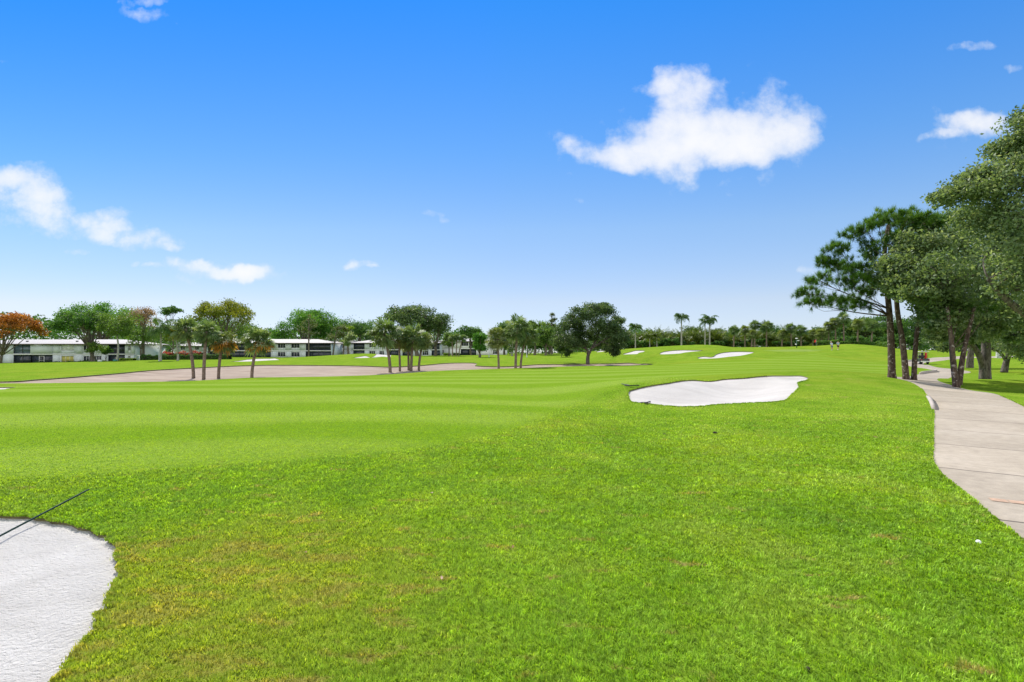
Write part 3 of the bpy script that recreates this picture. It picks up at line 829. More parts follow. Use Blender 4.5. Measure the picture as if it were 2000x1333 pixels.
# ------------------------------------------------------------------ trees and palms of the left and middle
GP = 'fan palms along the waste bunker'
sabal_px(378,735, 366,612, 22, 0, 'grey-green fan palm with the tallest crown in the left group, trunk bent left', GP, 0.138)
sabal_px(398,737, 403,617, 22, 1, 'dark fan palm standing straight, second from left in the left group', GP, 0.138)
sabal_px(427,735, 437,633, 23, 3, 'fan palm with a skirt of orange dead fronds in the left palm group', GP, 0.129)
sabal_px(492,735, 503,630, 26, 4, 'lone leaning fan palm right of the palm with orange fronds', GP, 0.129)
sabal_px(762,724, 751,612, 28, 0, 'tall fan palm with a curved leaning trunk, leftmost of the five-palm cluster', GP, 0.155)
sabal_px(781,722, 778,632, 20, 2, 'pale fan palm half hidden behind its neighbours, second of the five-palm cluster', GP, 0.120)
sabal_px(798,720, 796,640, 19, 2, 'fan palm with a thin light trunk, third of the five-palm cluster', GP, 0.120)
sabal_px(803,721.5, 808,625, 24, 1, 'fan palm with bright upright fronds and a dark trunk in the five-palm cluster', GP, 0.146)
sabal_px(818,720.5, 827,641, 18, 2, 'short pale fan palm at the right end of the five-palm cluster', GP, .13)
sabal_px(974,718, 971,632, 21, 2, 'short pale fan palm left of the pair of tall dark fan palms', GP, 0.120)
sabal_px(1007,718, 1011,608, 24, 1, 'tallest dark fan palm of the three right of centre', GP, 0.146)
sabal_px(1017,716.5, 1029,628, 20, 0, 'fan palm with a light leaning trunk behind the tallest dark palm', GP, 0.129)
GS = 'small fan palms by the white flats'
sabal_px(884,0, 883,651, 9, 0, 'small fan palm, leftmost of three beside the white building', GS, .13, 118)
sabal_px(891,0, 893,648, 10, 1, 'small fan palm in the middle of three beside the white building', GS, .13, 119)
sabal_px(896,0, 905,651, 9, 0, 'small fan palm leaning right, last of three beside the white building', GS, .13, 120)

def bl(name, px, D, top, hw, under, mat, label, **kw):
    b = at(px, D) if 'base' not in kw else kw.pop('base'); D = b[1]
    cpx = kw.pop('cpx', px)
    return broadleaf(name, b, zpix(top, D)-b[2], hw/F*D, max(.4, zpix(under, D)-b[2]), mat, label, trunk_off=((cpx-px)/F*D, 0), **kw)

bl('poinciana_tree', 0, 116, 610, 52, 668, 'leaf_orange', 'umbrella-shaped tree with orange foliage at the far left edge', cpx=24, shape='umbrella', nl=24, nleaf=6000, lsize=.38, tr=.3, fork=2.0, lump=.34)
bl('broad_tree', 195, 165, 588, 92, 668, 'leaf_ficus', 'widest dark green tree rising behind the roof of the left flats', nl=30, nleaf=9000, lsize=.5, lump=.34)
bl('broad_tree', 181, 112, 604, 66, 660, 'leaf_dark', 'dark spreading tree with a thick trunk in front of the left flats', cpx=160, nl=24, nleaf=7000, lsize=.36, lump=.36, tr=.36, fork=2.6)
bl('small_tree', 184, 111, 668, 17, 694, 'leaf_mid', 'small low green tree against the left flats at the foot of the dark tree', nl=8, nleaf=1300, lsize=.3, tr=.1, fork=.7)
bl('small_tree', 207, 118, 668, 11, 704, 'leaf_dark', 'narrow dark shrubby tree between the left flats windows', nl=8, nleaf=1000, lsize=.3, tr=.08, fork=.5)
bl('airy_tree', 228, 110, 606, 36, 675, 'leaf_mid', 'airy mid green tree with a slim pale trunk before the left flats', nl=16, nleaf=3600, lsize=.33, bark='bark_grey', tr=.17, fork=6, low=-.9)
bl('bare_topped_tree', 280, 128, 602, 36, 650, 'leaf_pinkbrown', 'tree with a pinkish-brown top of blossom behind the feather palm', shape='umbrella', nl=14, nleaf=2600, lsize=.34, tr=.28, fork=6)
bl('airy_tree', 275, 127, 632, 26, 690, 'leaf_mid', 'loose green tree under the pinkish-brown blossom', nl=12, nleaf=1600, lsize=.34, tr=.2, fork=3)
bl('spindly_tree', 333, 140, 597, 23, 622, 'leaf_dark', 'spindly dark tree showing sky between its leaves, left of the yellow-green tree', nl=10, nleaf=900, lsize=.42, tr=.16, fork=9)
bl('yellowish_tree', 347, 107, 640, 22, 672, 'leaf_yellow', 'yellowish tree with a forked pale trunk left of the fan palm group', nl=9, nleaf=1300, lsize=.3, bark='bark_grey', tr=.2, fork=1.4)
bl('yellowish_tree', 430, 140, 583, 70, 655, 'leaf_yellow', 'large spreading yellow-green tree behind the left fan palms', cpx=438, shape='umbrella', nl=30, nleaf=7000, lsize=.42, lump=.3, tr=.4, fork=3.5)
bl('broad_tree', 425, 150, 610, 60, 690, 'leaf_mid', 'green tree under the yellow-green crown behind the left fan palms', nl=20, nleaf=4500, lsize=.42, cpx=445)
bl('dark_tree', 408, 125, 660, 22, 690, 'leaf_dark', 'low dark tree with a black trunk between the left fan palm trunks', nl=9, nleaf=1500, lsize=.36, tr=.28, fork=2)
bl('dark_tree', 275, 150, 650, 60, 700, 'leaf_dark', 'low dark mass of a tree behind the feather palm', nl=18, nleaf=3500, lsize=.45)
bl('broad_tree', 330, 175, 632, 60, 690, 'leaf_mid', 'green tree far behind between the left flats and the middle flats', nl=18, nleaf=3500, lsize=.5)
queen(314, 105, 618, 4.0, 'feather palm with drooping dark green fronds right of the left flats', None, .2, mesh=feather_crown(20, 30, 1, 1.5, .85, -.1, leaf=.3).data('feather_crown', M['queen']), name='feather_palm')
bl('ficus_tree', 600, 200, 600, 62, 675, 'leaf_ficus', 'big round bright green tree behind the roof of the middle flats', nl=34, nleaf=10000, lsize=.55, lump=.3)
bl('ficus_tree', 640, 205, 622, 45, 680, 'leaf_ficus', 'lower green tree joined to the right side of the big round tree', nl=18, nleaf=4500, lsize=.55)
bl('broad_tree', 548, 195, 640, 24, 676, 'leaf_ficus', 'small green tree left of the big round tree above the flats', nl=10, nleaf=2000, lsize=.5)
bl('dark_tree', 703, 200, 616, 44, 680, 'leaf_dark', 'dark blue-green tree left of the five-palm cluster behind the flats', nl=22, nleaf=6000, lsize=.5, lump=.34)
bl('dark_tree', 815, 128, 590, 58, 655, 'leaf_liveoak', 'tall dark tree leaning left behind the five-palm cluster', cpx=800, nl=26, nleaf=7000, lsize=.42, lump=.34, tr=.45, fork=5)
bl('dark_tree', 850, 132, 608, 36, 672, 'leaf_liveoak', 'dark tree right of the five-palm cluster with a ragged right edge', nl=18, nleaf=4000, lsize=.42, lump=.36)
bl('broad_tree', 877, 124, 642, 15, 692, 'leaf_mid', 'slim green tree in front of the white building', nl=9, nleaf=1500, lsize=.36, tr=.14, fork=2.2)
bl('lime_tree', 682, 160, 634, 12, 650, 'leaf_bright', 'small bright lime green treetop above the gap between the flats', nl=6, nleaf=1100, lsize=.36)
simple_pine(603, 120, 617, 24, 'slender pine with a tall bare trunk before the middle flats', 'pines before the middle flats', dens=.9)
simple_pine(650, 122, 634, 22, 'pine with a spreading top left of the gap between the flats', 'pines before the middle flats', lean=1.2)
simple_pine(670, 124, 640, 18, 'short pine at the gap between the flats', 'pines before the middle flats', dens=.8)
bl('small_tree', 684, 118, 650, 15, 680, 'leaf_oak', 'grey-green small tree with white stems at the gap between the flats', bark='bark_white', nl=9, nleaf=1600, lsize=.32, tr=.12, fork=3, low=-.9)
bl('rubber_tree', 937, 100, 644, 15, 693, 'leaf_ficus', 'dense upright glossy green tree left of the three right fan palms', nl=14, nleaf=3800, lsize=.34, tr=.25, fork=.8, low=-1, lump=.5)
bl('dark_tree', 920, 150, 636, 26, 670, 'leaf_dark', 'dark treetop above the white building left of the three fan palms', nl=12, nleaf=2200, lsize=.42)
bl('dark_tree', 985, 140, 625, 30, 690, 'leaf_dark', 'dark tree behind the three right fan palms', nl=14, nleaf=3200, lsize=.42)
bl('airy_tree', 1000, 112, 645, 16, 692, 'leaf_oak', 'pale grey-green tree between the trunks of the three right fan palms', nl=8, nleaf=1400, lsize=.34, bark='bark_grey', low=-1)
bl('airy_tree', 1045, 112, 618, 22, 676, 'leaf_mid', 'upright green tree just right of the three fan palms', cpx=1047, nl=12, nleaf=2600, lsize=.36, tr=.22, fork=2.2, low=-.8)
bl('airy_tree', 1066, 105, 626, 22, 684, 'leaf_mid', 'green tree on a short trunk left of the lone oak', nl=12, nleaf=2600, lsize=.34, tr=.26, fork=1.5, low=-.9)
bl('dark_tree', 1072, 118, 622, 30, 688, 'leaf_dark', 'dark tree behind the left side of the lone oak', cpx=1080, nl=16, nleaf=3800, lsize=.38)
simple_pine(1078, 112, 611, 14, 'thin pine poking above the trees left of the lone oak', None, dens=.6)
bl('dark_tree', 1030, 135, 640, 40, 692, 'leaf_dark', 'low dark wood edge behind the three right fan palms', nl=16, nleaf=3200, lsize=.42)
bl('round_shrub', 1097, 94, 667, 13, 694, 'leaf_oak', 'rounded grey-green shrub left of the lone oak', nl=12, nleaf=2600, lsize=.24, cat='shrub', tr=.06, fork=.3, low=-1)
LONE_OAK = g(1149, 711)
bl('dark_tree', 1195, 122, 640, 28, 690, 'leaf_liveoak', 'dark tree showing right of the lone oak', nl=14, nleaf=3000, lsize=.38)

# ------------------------------------------------------------------ the far palm border on the right
GQ = 'tall feather palms beyond the green'
queen(1241, 112, 628, 2.5, 'small tall feather palm right of the lone oak', GQ, .13)
queen(1331, 110, 608, 2.6, 'tallest feather palm standing alone beyond the green', GQ, .17)
queen(1377, 111, 619, 2.3, 'shorter of the two feather palms standing together', GQ, .14)
queen(1386, 110, 611, 2.5, 'taller of the two feather palms standing together', GQ, .17)
wide = feather_crown(16, 28, 1, 1.6, .9, .1, leaf=.3).data('feather_crown', M['areca'])
queen(1269, 112, 650, 2.2, 'squat palm with drooping yellow-green fronds, left of its twin', 'drooping palms in the border', .1, mesh=wide)
queen(1283, 112, 648, 2.2, 'squat palm with drooping yellow-green fronds, right of its twin', 'drooping palms in the border', .1, mesh=wide)
GF = 'fan palms in the far border'
for px, top, hw, D, v, lab in (
    (1433,633,10,118,0,'fan palm standing alone above the border left of the palm trio'),
    (1455,632,10,119,2,'pale fan palm at the left of the palm trio in the far border'),
    (1474,622,11,119,1,'highest fan palm of the trio in the far border'),
    (1468,640,10,116,2,'low pale fan palm in front of the trio in the far border'),
    (1497,622,13,117,0,'dark broad-crowned fan palm right of the trio in the far border'),
    (1527,640,10,119,2,'pale low fan palm left of the yardage post'),
    (1546,628,11,118,0,'fan palm directly behind the yardage post'),
    (1565,631,12,119,1,'fan palm right of the yardage post'),
    (1588,640,10,116,2,'low pale fan palm behind the red flag'),
    (1604,636,12,113,2,'fan palm right of the red flag, lowest of the rising row'),
    (1618,624,12,113,2,'second fan palm of the rising row above the golfers'),
    (1632,616,12,112,2,'third fan palm of the rising row, just left of its highest palm'),
    (1648,606,13,111,1,'highest fan palm of the rising row at the pine branches'),
    (1675,618,12,112,2,'fan palm with a pale trunk behind the hedge by the red roof'),
    (1702,622,12,114,0,'fan palm above the red roof left of the pine trunks')):
    sabal_px(px, 0, px+rng.normal(0, 1.5), top, hw*1.12, v, lab, GF, .15, D)
areca = []
for k in range(3):
    mb = MB()
    for q in range(5):
        f = feather_crown(13, 20, 1, .95, .97, .45, leaf=.24)
        o = np.array([rng.normal(0, .22), rng.normal(0, .2), rng.uniform(0, .45)]); sc = rng.uniform(.5, .75)
        for v, ff, va in zip(f.v, f.f, f.var): v *= sc; v += o
        b0 = mb.n
        mb.v += f.v; mb.var += f.var; mb.f += [x+b0 for x in f.f]; mb.n += f.n
    areca.append(mb.data('areca_crown', M['areca']))
for i, px in enumerate(np.arange(1196, 1606, 15.5)):
    D = 128+rng.uniform(-4, 6); b = at(px+rng.normal(0, 3), D)
    o = link('areca_palm', areca[i % 3], None, tuple(b)); s = rng.uniform(4.9, 6.7)
    o.scale = (s, s, s*rng.uniform(.9, 1.1)); o.rotation_euler = (0, 0, rng.uniform(0, 6.28))
    tag(o, 'clump of yellow-green feathery palm in the border beyond the green', 'palm', 'feathery palm clumps in the far border')
for px, D, top, hw, mat, lab in (
    (1225,150,650,26,'leaf_dark','dark low tree behind the feathery palms right of the lone oak'),
    (1275,165,645,26,'leaf_mid','green tree behind the drooping palms in the border'),
    (1310,170,652,28,'leaf_oak','hazy grey-green treetop left of the tallest feather palm'),
    (1352,165,638,26,'leaf_liveoak','rounded dark tree right of the tallest feather palm'),
    (1405,160,646,28,'leaf_liveoak','dark tree right of the two feather palms standing together'),
    (1450,155,648,30,'leaf_dark','dark tree behind the palm trio'),
    (1510,155,642,30,'leaf_dark','dark tree filling behind the broad-crowned fan palm'),
    (1560,150,646,30,'leaf_dark','dark tree filling behind the yardage post'),
    (1605,145,640,30,'leaf_dark','dark tree filling behind the rising row of fan palms'),
    (1650,140,630,32,'leaf_dark','dark tree behind the hedge and golfers'),
    (1695,135,616,34,'leaf_mid','green tree above the red roof'),
    (1745,128,610,34,'leaf_dark','dark tree behind the three pine trunks'),
    (1790,132,620,34,'leaf_dark','dark tree beyond the golf cart'),
    (1835,136,622,36,'leaf_dark','dark tree beyond the far bend of the path'),
    (1880,130,626,34,'leaf_mid','green tree beyond the forked pine'),
    (1930,128,624,36,'leaf_dark','dark tree beyond the thick oak trunk'),
    (1985,126,628,36,'leaf_dark','dark tree beyond the right edge of the lawn'),
    (2045,124,626,38,'leaf_dark','dark tree just outside the right edge of the view')):
    bl('border_tree', px, D, top-5, hw*1.1, 684, mat, lab, nl=18, nleaf=4200, lsize=.42, low=-1, group='dark trees of the far border', lump=.38)
for i, px in enumerate(np.concatenate([np.arange(1000, 1180, 26), np.arange(1180, 2110, 28)])):  # left of the grove, dark shrubs added before the palms imitate shaded bases
    bl('understory_shrub', px+rng.normal(0, 4), 121.5+rng.uniform(-2, 2) if px < 1640 else 121, (664 if px < 1640 else 654)+rng.uniform(-4, 3), 20, 688, 'leaf_dark', 'dark low shrub closing the base of the far border', nl=7, nleaf=1300, lsize=.42, low=-1, cat='shrub', group='understory shrubs of the far border', fork=.3, tr=.06)

# ------------------------------------------------------------------ the grove on the right
def P3(px, py, D, b): return np.array([(px-CX)/F*D, D, zpix(py, D)])-b
b = at(1742, 30.5)
cl = [(1578,575,1),(1600,548,-1),(1618,515,.5),(1590,590,0),(1632,590,-.8),(1650,555,1.2),(1640,490,0),(1660,460,1),(1665,525,-1.2),(1690,445,-.5),(1700,500,1.5),(1715,430,.8),(1740,428,-1),(1752,460,1.2),(1775,424,.5),(1800,428,-1),(1822,432,1),(1770,480,-1.5),(1690,570,1.5),(1712,545,-1),(1730,520,0),(1668,600,0),(1800,470,1.5),(1645,522,.4)]
pine(b, [(0,0,0), P3(1740,660,30.5,b), P3(1735,590,30.5,b), P3(1726,520,30.6,b), P3(1735,440,30.8,b)], .19,
     [(min(.95, max(.42, (742-y-34-.08*abs(x-1740)+rng.uniform(-14, 14))/302)), P3(x, y, 30.5+dd, b), .85) for x, y, dd in cl], 'needle',
     'tall pine with a straight dark trunk, leftmost of the grove, crown reaching left', 'pines beside the cart path', .36, 28, 48)
b = at(1770, 29.5)
cl = [(1700,480,1),(1720,560,2),(1760,440,2),(1790,450,0),(1740,470,-1),(1820,445,1.5),(1780,500,1),(1830,480,0),(1680,545,-1.3)]
pine(b, [(0,0,0), P3(1763,670,29.5,b), P3(1752,600,29.6,b), P3(1750,520,29.8,b), P3(1765,450,30,b)], .155,
     [(min(.97, .55+.4*(600-y)/150), P3(x, y, 30+dd, b), .75) for x, y, dd in cl], 'needle',
     'pine with a trunk leaning left, second in the row beside the path', 'pines beside the cart path', .34, 18, 40)
b = at(1785, 29.6)
cl = [(1830,450,1),(1850,480,-1),(1810,520,1.5),(1840,430,2),(1800,560,1)]
pine(b, [(0,0,0), P3(1788,680,29.6,b), P3(1797,600,29.8,b), P3(1810,540,30,b), P3(1825,460,30.3,b)], .13,
     [(min(.97, .6+.35*(600-y)/150), P3(x, y, 30.4+dd, b), .7) for x, y, dd in cl], 'needle',
     'slimmer pine with a trunk leaning right beside the cart path', 'pines beside the cart path', .34, 16, 38)
b = at(1869, 25.3)
cl = [(1838,620,0),(1850,590,1),(1820,640,.5),(1905,600,0),(1890,560,1),(1925,610,.6)]
pine(b, [(-.03,0,0), P3(1861,700,25.3,b), P3(1857,655,25.4,b), P3(1850,600,25.6,b)], .135,
     [(.8+.03*i if i < 3 else .5, P3(x, y, 25.6+dd, b), .5) for i, (x, y, dd) in enumerate(cl)], 'needle',
     'forked pine with two dark trunks splitting at the ground right of the path', 'pines beside the cart path', .3, 6, 24,
     extra_trunks=[[P3(1873, 752, 25.3, b), P3(1880,700,25.3,b), P3(1890,655,25.5,b), P3(1903,600,25.7,b)]])

def oak(b, stems, lobes, mat, label, nleaf, lsize, tr, sub=16, spread=.27, r_def=1.2, name='oak_tree'):
    """stems: list of (points px,py,D ; radius start, end); lobes (px,py,D,radius)"""
    root = empty(name, tuple(b)); tag(root, label, 'tree')
    tb, mb = MB(), MB(); ends = []
    for pts, r0, r1 in stems:
        Q = catmull(np.array([P3(*p, b) if len(p) == 3 else np.array([0, 0, -.3]) for p in pts]), False, 6)
        tb.tube(Q, r0+(r1-r0)*np.linspace(0, 1, len(Q)), 10); ends.append(Q)
    allp = np.concatenate([e[len(e)//3:] for e in ends])
    C, O, Vv = [], [], []; per = nleaf/(len(lobes)*sub)
    for px, py, D, r in lobes:
        p = P3(px, py, D, b)
        k = int(np.argmin(np.linalg.norm(allp-p, axis=1)+np.maximum(0, allp[:, 2]-p[2])*.6))
        L = np.linalg.norm(p-allp[k])
        Q = limb(tb, allp[k], p, .025+.012*L, .012, .06, 6, 8, .1)
        lv = rng.normal(0, .07)
        for _ in range(sub):
            d = rng.normal(0, 1, 3); d[2] = d[2]*.8+.1; d /= np.linalg.norm(d)
            sc = p+d*r*np.array([1, 1, .75])*rng.uniform(.7, 1.12)
            limb(tb, Q[rng.integers(4, 8)], sc, .016, .005, .05, 4, 4, .12)
            kk = int(per*rng.uniform(.45, 1.6))
            ax = rng.normal(0, 1, 3); ax[2] *= .5; ax /= np.linalg.norm(ax)
            pts = sc+rng.normal(0, 1, (kk, 3))*r*spread*np.array([1, 1, .65])+ax*rng.normal(0, .25*r, (kk, 1))
            C.append(pts); o = (pts-p)/r+np.array([0, 0, .3]); O.append(o/(np.linalg.norm(o, axis=1, keepdims=True)+1e-6))
            Vv.append(.45+lv+rng.normal(0, .1)+rng.normal(0, .17, kk))
    leaves(mb, np.concatenate(C), np.concatenate(O), lsize, np.concatenate(Vv), flat=.3)
    tb.build('trunk', M['bark_oak'], root, smooth=True); mb.build('crown', M[mat], root)
    return root
b = at(1925, 32)
lob = [(x, y, 31+dd-(3.6 if x < 1850 and y > 470 else 0), r*(.88 if x < 1850 and y > 470 else 1)) for x, y, dd, r in (
 (1755,525,0,1.0),(1752,560,0,.7),(1838,648,0,.6),(1852,676,0,.4),(1815,560,-.5,1.1),(1780,480,.6,1.0),(1860,540,-4,1.2),(1850,610,-4,1.0),(1880,660,-3,.8),
 (1775,535,0,1.2),(1765,565,1,.8),(1790,580,-1.5,.8),(1810,605,0,.7),(1800,490,.5,1.2),(1835,450,1,1.2),(1830,530,-2,1.3),(1840,590,-1,1.2),(1832,630,-1,.9),(1870,480,-1.5,1.3),
 (1880,430,1,1.2),(1880,560,-2.5,1.3),(1875,620,-2,1.1),(1855,655,-1,.6),(1920,520,-2.5,1.3),(1930,450,0,1.3),(1915,590,-3,1.2),(1920,640,-2,.8),(1965,490,-2,1.3),(1960,560,-3,1.3),
 (1965,625,-2,1.2),(1985,430,1,1.3),(2010,520,-2,1.3),(2010,600,-2,1.3),(2040,460,0,1.4),(1890,520,2,1.3),(1850,520,2.5,1.3),(1950,645,1,.7),(1990,650,0,.7),(1790,560,2,1.1),(1905,470,3,1.3),(1830,480,3,1.2))]
oak(b, [([(1924,742,32),(1924,715,32),(1926,690,32),(1925,650,32),(1928,600,31.6),(1925,540,31)], .33, .14),
        ([(1921,742,32.1),(1919,715,32),(1910,690,31.8),(1893,666,31.5),(1870,630,31),(1840,580,30.6)], .22, .08),
        ([(1926,655,32),(1945,620,31.5),(1975,580,31),(2010,540,30.6)], .2, .08),
        ([(1926,630,32),(1905,590,31),(1880,540,30)], .16, .06)], lob, 'leaf_oak',
    'thick-trunked oak with a low side limb, right of the path', 62000, .19, .40)
b = at(2120, 21)
lob = [(x, y, 21+dd, r) for x, y, dd, r in (
 (2010,255,0,.75),(1985,300,.5,.8),(2030,320,-.5,.9),(1955,335,0,.75),(1905,350,.3,.55),(1880,375,.2,.6),(1925,385,0,.8),(1980,370,-.6,.9),(1850,385,.4,.45),(1945,425,.5,.9),(2000,430,-.8,1.0),
 (1905,430,.8,.7),(2040,390,-.3,1.0),(2060,300,.4,1.0),(2050,230,.2,.8),(2090,260,0,1),(1990,490,-.8,.9),(2030,520,-1,1.0),(1960,480,.4,.8),(2080,450,-.6,1.1),(2100,370,.3,1.1),(2060,580,-.8,1),(1985,560,-.4,.7),(2010,215,.3,.45),(2130,320,1,1.2),(2150,430,1.2,1.2),(1965,290,.4,.5))]
oak(b, [([(2120,775,21),(2115,720,21),(2095,670,21),(2060,640,21),(2000,612,20.9),(1955,575,20.8),(1930,545,20.8)], .34, .06),
        ([(2110,700,21),(2105,600,21),(2080,500,21),(2040,400,20.9),(2010,320,20.9)], .3, .06),
        ([(2100,560,21),(2130,460,21.4),(2120,360,21.4)], .2, .06)], lob, 'leaf_oak',
    'nearest oak at the right edge, its bare limb slanting in from outside the view', 40000, .145, .36, spread=.31, sub=20)
b = LONE_OAK; D = b[1]
oak(b, [([(1148,712,D),(1148,700,D),(1149,689,D),(1144,680,D),(1135,660,D),(1125,640,D)], .3, .1), ([(1149,694,D),(1156,680,D+.3),(1168,655,D+.5),(1172,630,D+.6)], .22, .08),
        ([(1155,682,D),(1175,668,D-.4),(1198,655,D-.6)], .15, .06), ([(1144,682,D),(1125,672,D-.6),(1105,660,D-1)], .14, .05)],
    [(x, y, D+rng.uniform(-3, 3), r) for x, y, r in ((1168,603,1.1),(1187,612,1.1),(1150,607,1.2),(1130,614,1.1),(1113,630,1.2),(1098,640,1.0),(1093,655,1.0),(1102,668,1.0),(1130,636,1.3),(1160,625,1.4),(1190,634,1.3),
     (1205,648,1.1),(1214,662,.9),(1208,674,.9),(1188,660,1.2),(1175,645,1.3),(1145,648,1.2),(1118,655,1.2),(1120,674,1.0),(1098,680,.7),(1135,672,.9),(1172,672,.8),(1192,678,1.0),(1200,688,.6),(1110,690,.5),(1160,655,1.0),(1205,628,.8),(1085,668,.6),(1178,600,.7))],
    'leaf_liveoak', 'lone broad oak on the rise in the middle of the view', 52000, .22, .3, sub=15, name='live_oak')
b = at(1963, 43)
oak(b, [([(1961,728,43),(1966,705,43),(1974,680,43),(1980,640,42.5)], .27, .1), ([(1965,705,43),(1952,688,43),(1935,682,42.7)], .14, .06), ([(1970,690,43),(1992,668,43),(2005,650,43)], .18, .08)],
    [(x, y, 42.5+dd, 1.3) for x, y, dd in ((1945,655,0),(1975,640,1),(2005,655,0),(1960,620,1.5),(1990,610,0),(2020,620,1),(1985,672,-1),(2010,680,-.6))], 'leaf_oak',
    'smaller oak with a leaning trunk further back at the right edge', 15000, .2, .3)
b = at(1895, 54)
oak(b, [([(1894,720,54),(1895,700,54),(1898,670,54),(1900,630,54)], .36, .2), ([(1897,680,54),(1880,655,53.5),(1860,630,53)], .2, .08)],
    [(x, y, 53.5+dd, 1.6) for x, y, dd in ((1870,640,0),(1895,625,1),(1920,640,0),(1845,625,1),(1880,600,1),(1925,605,0),(1848,660,-.5))], 'leaf_liveoak',
    'oak with a stout dark trunk behind and left of the thick-trunked oak', 13000, .22, .42)
queen(1950, 88, 640, 2.6, 'palm with a smooth white trunk on the far right lawn', None, .33, bark='bark_white', name='royal_palm')

def far_wood():
    n = 80000; a = np.radians(rng.uniform(-62, 62, n)); D = rng.uniform(250, 290, n)
    hh = np.where(a < .06, 13.5, 10)+2.6*np.sin(a*31)+1.8*np.sin(a*77+1)+1.2*np.sin(a*160)
    u = rng.uniform(0, 1, n)**.7
    x, y = D*np.sin(a)*1.0, D*np.cos(a); z = tz(x, y)+hh*u-.3
    mb = MB(); out = np.stack([-np.sin(a), -np.cos(a), u*1.2], 1)
    leaves(mb, np.stack([x, y, z], 1), out, 1.15, .45+rng.normal(0, .17, n), flat=.3)
    tag(mb.build('distant_wood', M['leaf_dark']), 'band of distant dark woodland closing the horizon', 'woodland', kind='stuff')
far_wood()
# ------------------------------------------------------------------ hedges, flower bed
def hedge(name, pts, hgt, wid, mat, label, n, ls, cat='hedge'):
    P = catmull(np.array([p[:2] for p in pts]), False, 6); L = np.concatenate([[0], np.cumsum(np.linalg.norm(np.diff(P, axis=0), axis=1))])
    s = rng.uniform(0, L[-1], n); X = np.interp(s, L, P[:, 0]); Y = np.interp(s, L, P[:, 1])
    T = np.gradient(P, axis=0); T /= np.linalg.norm(T, axis=1, keepdims=True); tx = np.interp(s, L, T[:, 0]); ty = np.interp(s, L, T[:, 1])
    w = rng.uniform(-1, 1, n)*wid/2; h = hgt*(.85+.15*np.sin(s*1.7)+.1*np.sin(s*4.1))
    top = rng.uniform(0, 1, n) < .45
    f = np.where(top, rng.uniform(.85, 1.08, n), rng.uniform(.05, 1, n)); w = np.where(top, w, np.sign(w)*wid/2*rng.uniform(.85, 1.1, n))
    x, y = X-ty*w, Y+tx*w; z = tz(x, y)+h*f
    out = np.stack([-ty*np.sign(w), tx*np.sign(w), np.where(top, 1.2, .2)], 1)
    mb = MB(); b = np.array([P[:, 0].mean(), P[:, 1].mean(), float(tz(P[:, 0].mean(), P[:, 1].mean())[0])])
    leaves(mb, np.stack([x, y, z], 1)-b, out, ls, .5+rng.normal(0, .2, n), flat=.45)
    # twiggy body inside
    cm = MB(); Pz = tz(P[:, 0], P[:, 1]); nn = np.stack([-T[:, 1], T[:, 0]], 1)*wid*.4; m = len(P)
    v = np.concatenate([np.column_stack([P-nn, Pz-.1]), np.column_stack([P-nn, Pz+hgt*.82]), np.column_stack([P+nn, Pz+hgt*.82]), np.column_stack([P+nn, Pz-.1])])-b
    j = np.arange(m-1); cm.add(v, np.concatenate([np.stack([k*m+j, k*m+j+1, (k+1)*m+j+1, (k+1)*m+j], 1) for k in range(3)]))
    root = empty(name, tuple(b)); tag(root, label, cat)
    mb.build('foliage', M[mat], root); cm.build('stems', M['twig'], root)
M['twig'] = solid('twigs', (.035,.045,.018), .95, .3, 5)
hedge('hedge', [at(x, D) for x, D in ((1592,108),(1612,108),(1645,109),(1685,108),(1712,105),(1744,99))], 1.0, 1.6, 'hedge', 'low shrub hedge along the crest of the mound behind the golfers', 5200, .3)
hedge('hedge', [at(x, D) for x, D in ((276,118),(320,119),(380,119),(450,118))], 1.35, 1.2, 'leaf_dark', 'clipped dark hedge behind the feather palm and the left fan palms', 3800, .3)
hedge('hedge', [at(x, D) for x, D in ((236,116),(250,116),(263,115.5))], .6, 1.0, 'leaf_bright', 'short bright clipped hedge at the right corner of the left flats', 700, .26)
hedge('flower_bed', [at(x, D) for x, D in ((318,124),(350,124.5),(397,124))], 2.1, 1.2, 'redflower', 'strip of red flowers above the clipped dark hedge', 1900, .26, 'flowers')
hedge('hedge', [at(x, D) for x, D in ((866,172),(880,172))], .9, 1.0, 'leaf_bright', 'small bright hedge at the foot of the white wall', 400, .3)
hedge('hedge', [at(x, D) for x, D in ((884,171),(900,171))], .9, 1.0, 'leaf_dark', 'small dark hedge at the foot of the white wall', 400, .3)
hedge('hedge', [at(x, D) for x, D in ((70,130),(130,131),(205,131))], .55, 1.0, 'leaf_dark', 'low dark hedge along the wall of the left flats', 1500, .3)

# ------------------------------------------------------------------ buildings
M['stucco'] = solid('stucco', (.58,.64,.65), .85, .05, 1.2, .15)
M['stucco_white'] = solid('stucco_white', (.74,.75,.73), .85, .04, 1.2, .15)
M['panelwall'] = solid('wall_panel', (.68,.71,.69), .8, .03, 1.0)
M['roofing'] = solid('roof_membrane', (.36,.345,.35), .7, .08, 1.4, .1)
M['fascia'] = solid('fascia', (.12,.10,.09), .7, .1)
M['glass_dark'] = solid('dark_screen', (.02,.028,.04), .25, .2, .6, 0, 0, .5)
M['glass_blue'] = solid('blue_grey_glass', (.10,.14,.18), .2, .15, .5, 0, 0, .6)
M['porch_in'] = solid('porch_interior', (.06,.07,.08), .9, .3, .8)
M['frame_white'] = solid('window_frame', (.72,.73,.73), .5, .04)
M['frame_dark'] = solid('dark_frame', (.06,.06,.06), .5, .1)
M['yellow_pane'] = solid('yellow_blind', (.55,.5,.12), .6, .12, 2)
M['terracotta'] = solid('terracotta_tile', (.42,.2,.13), .85, .2, 5, .3)

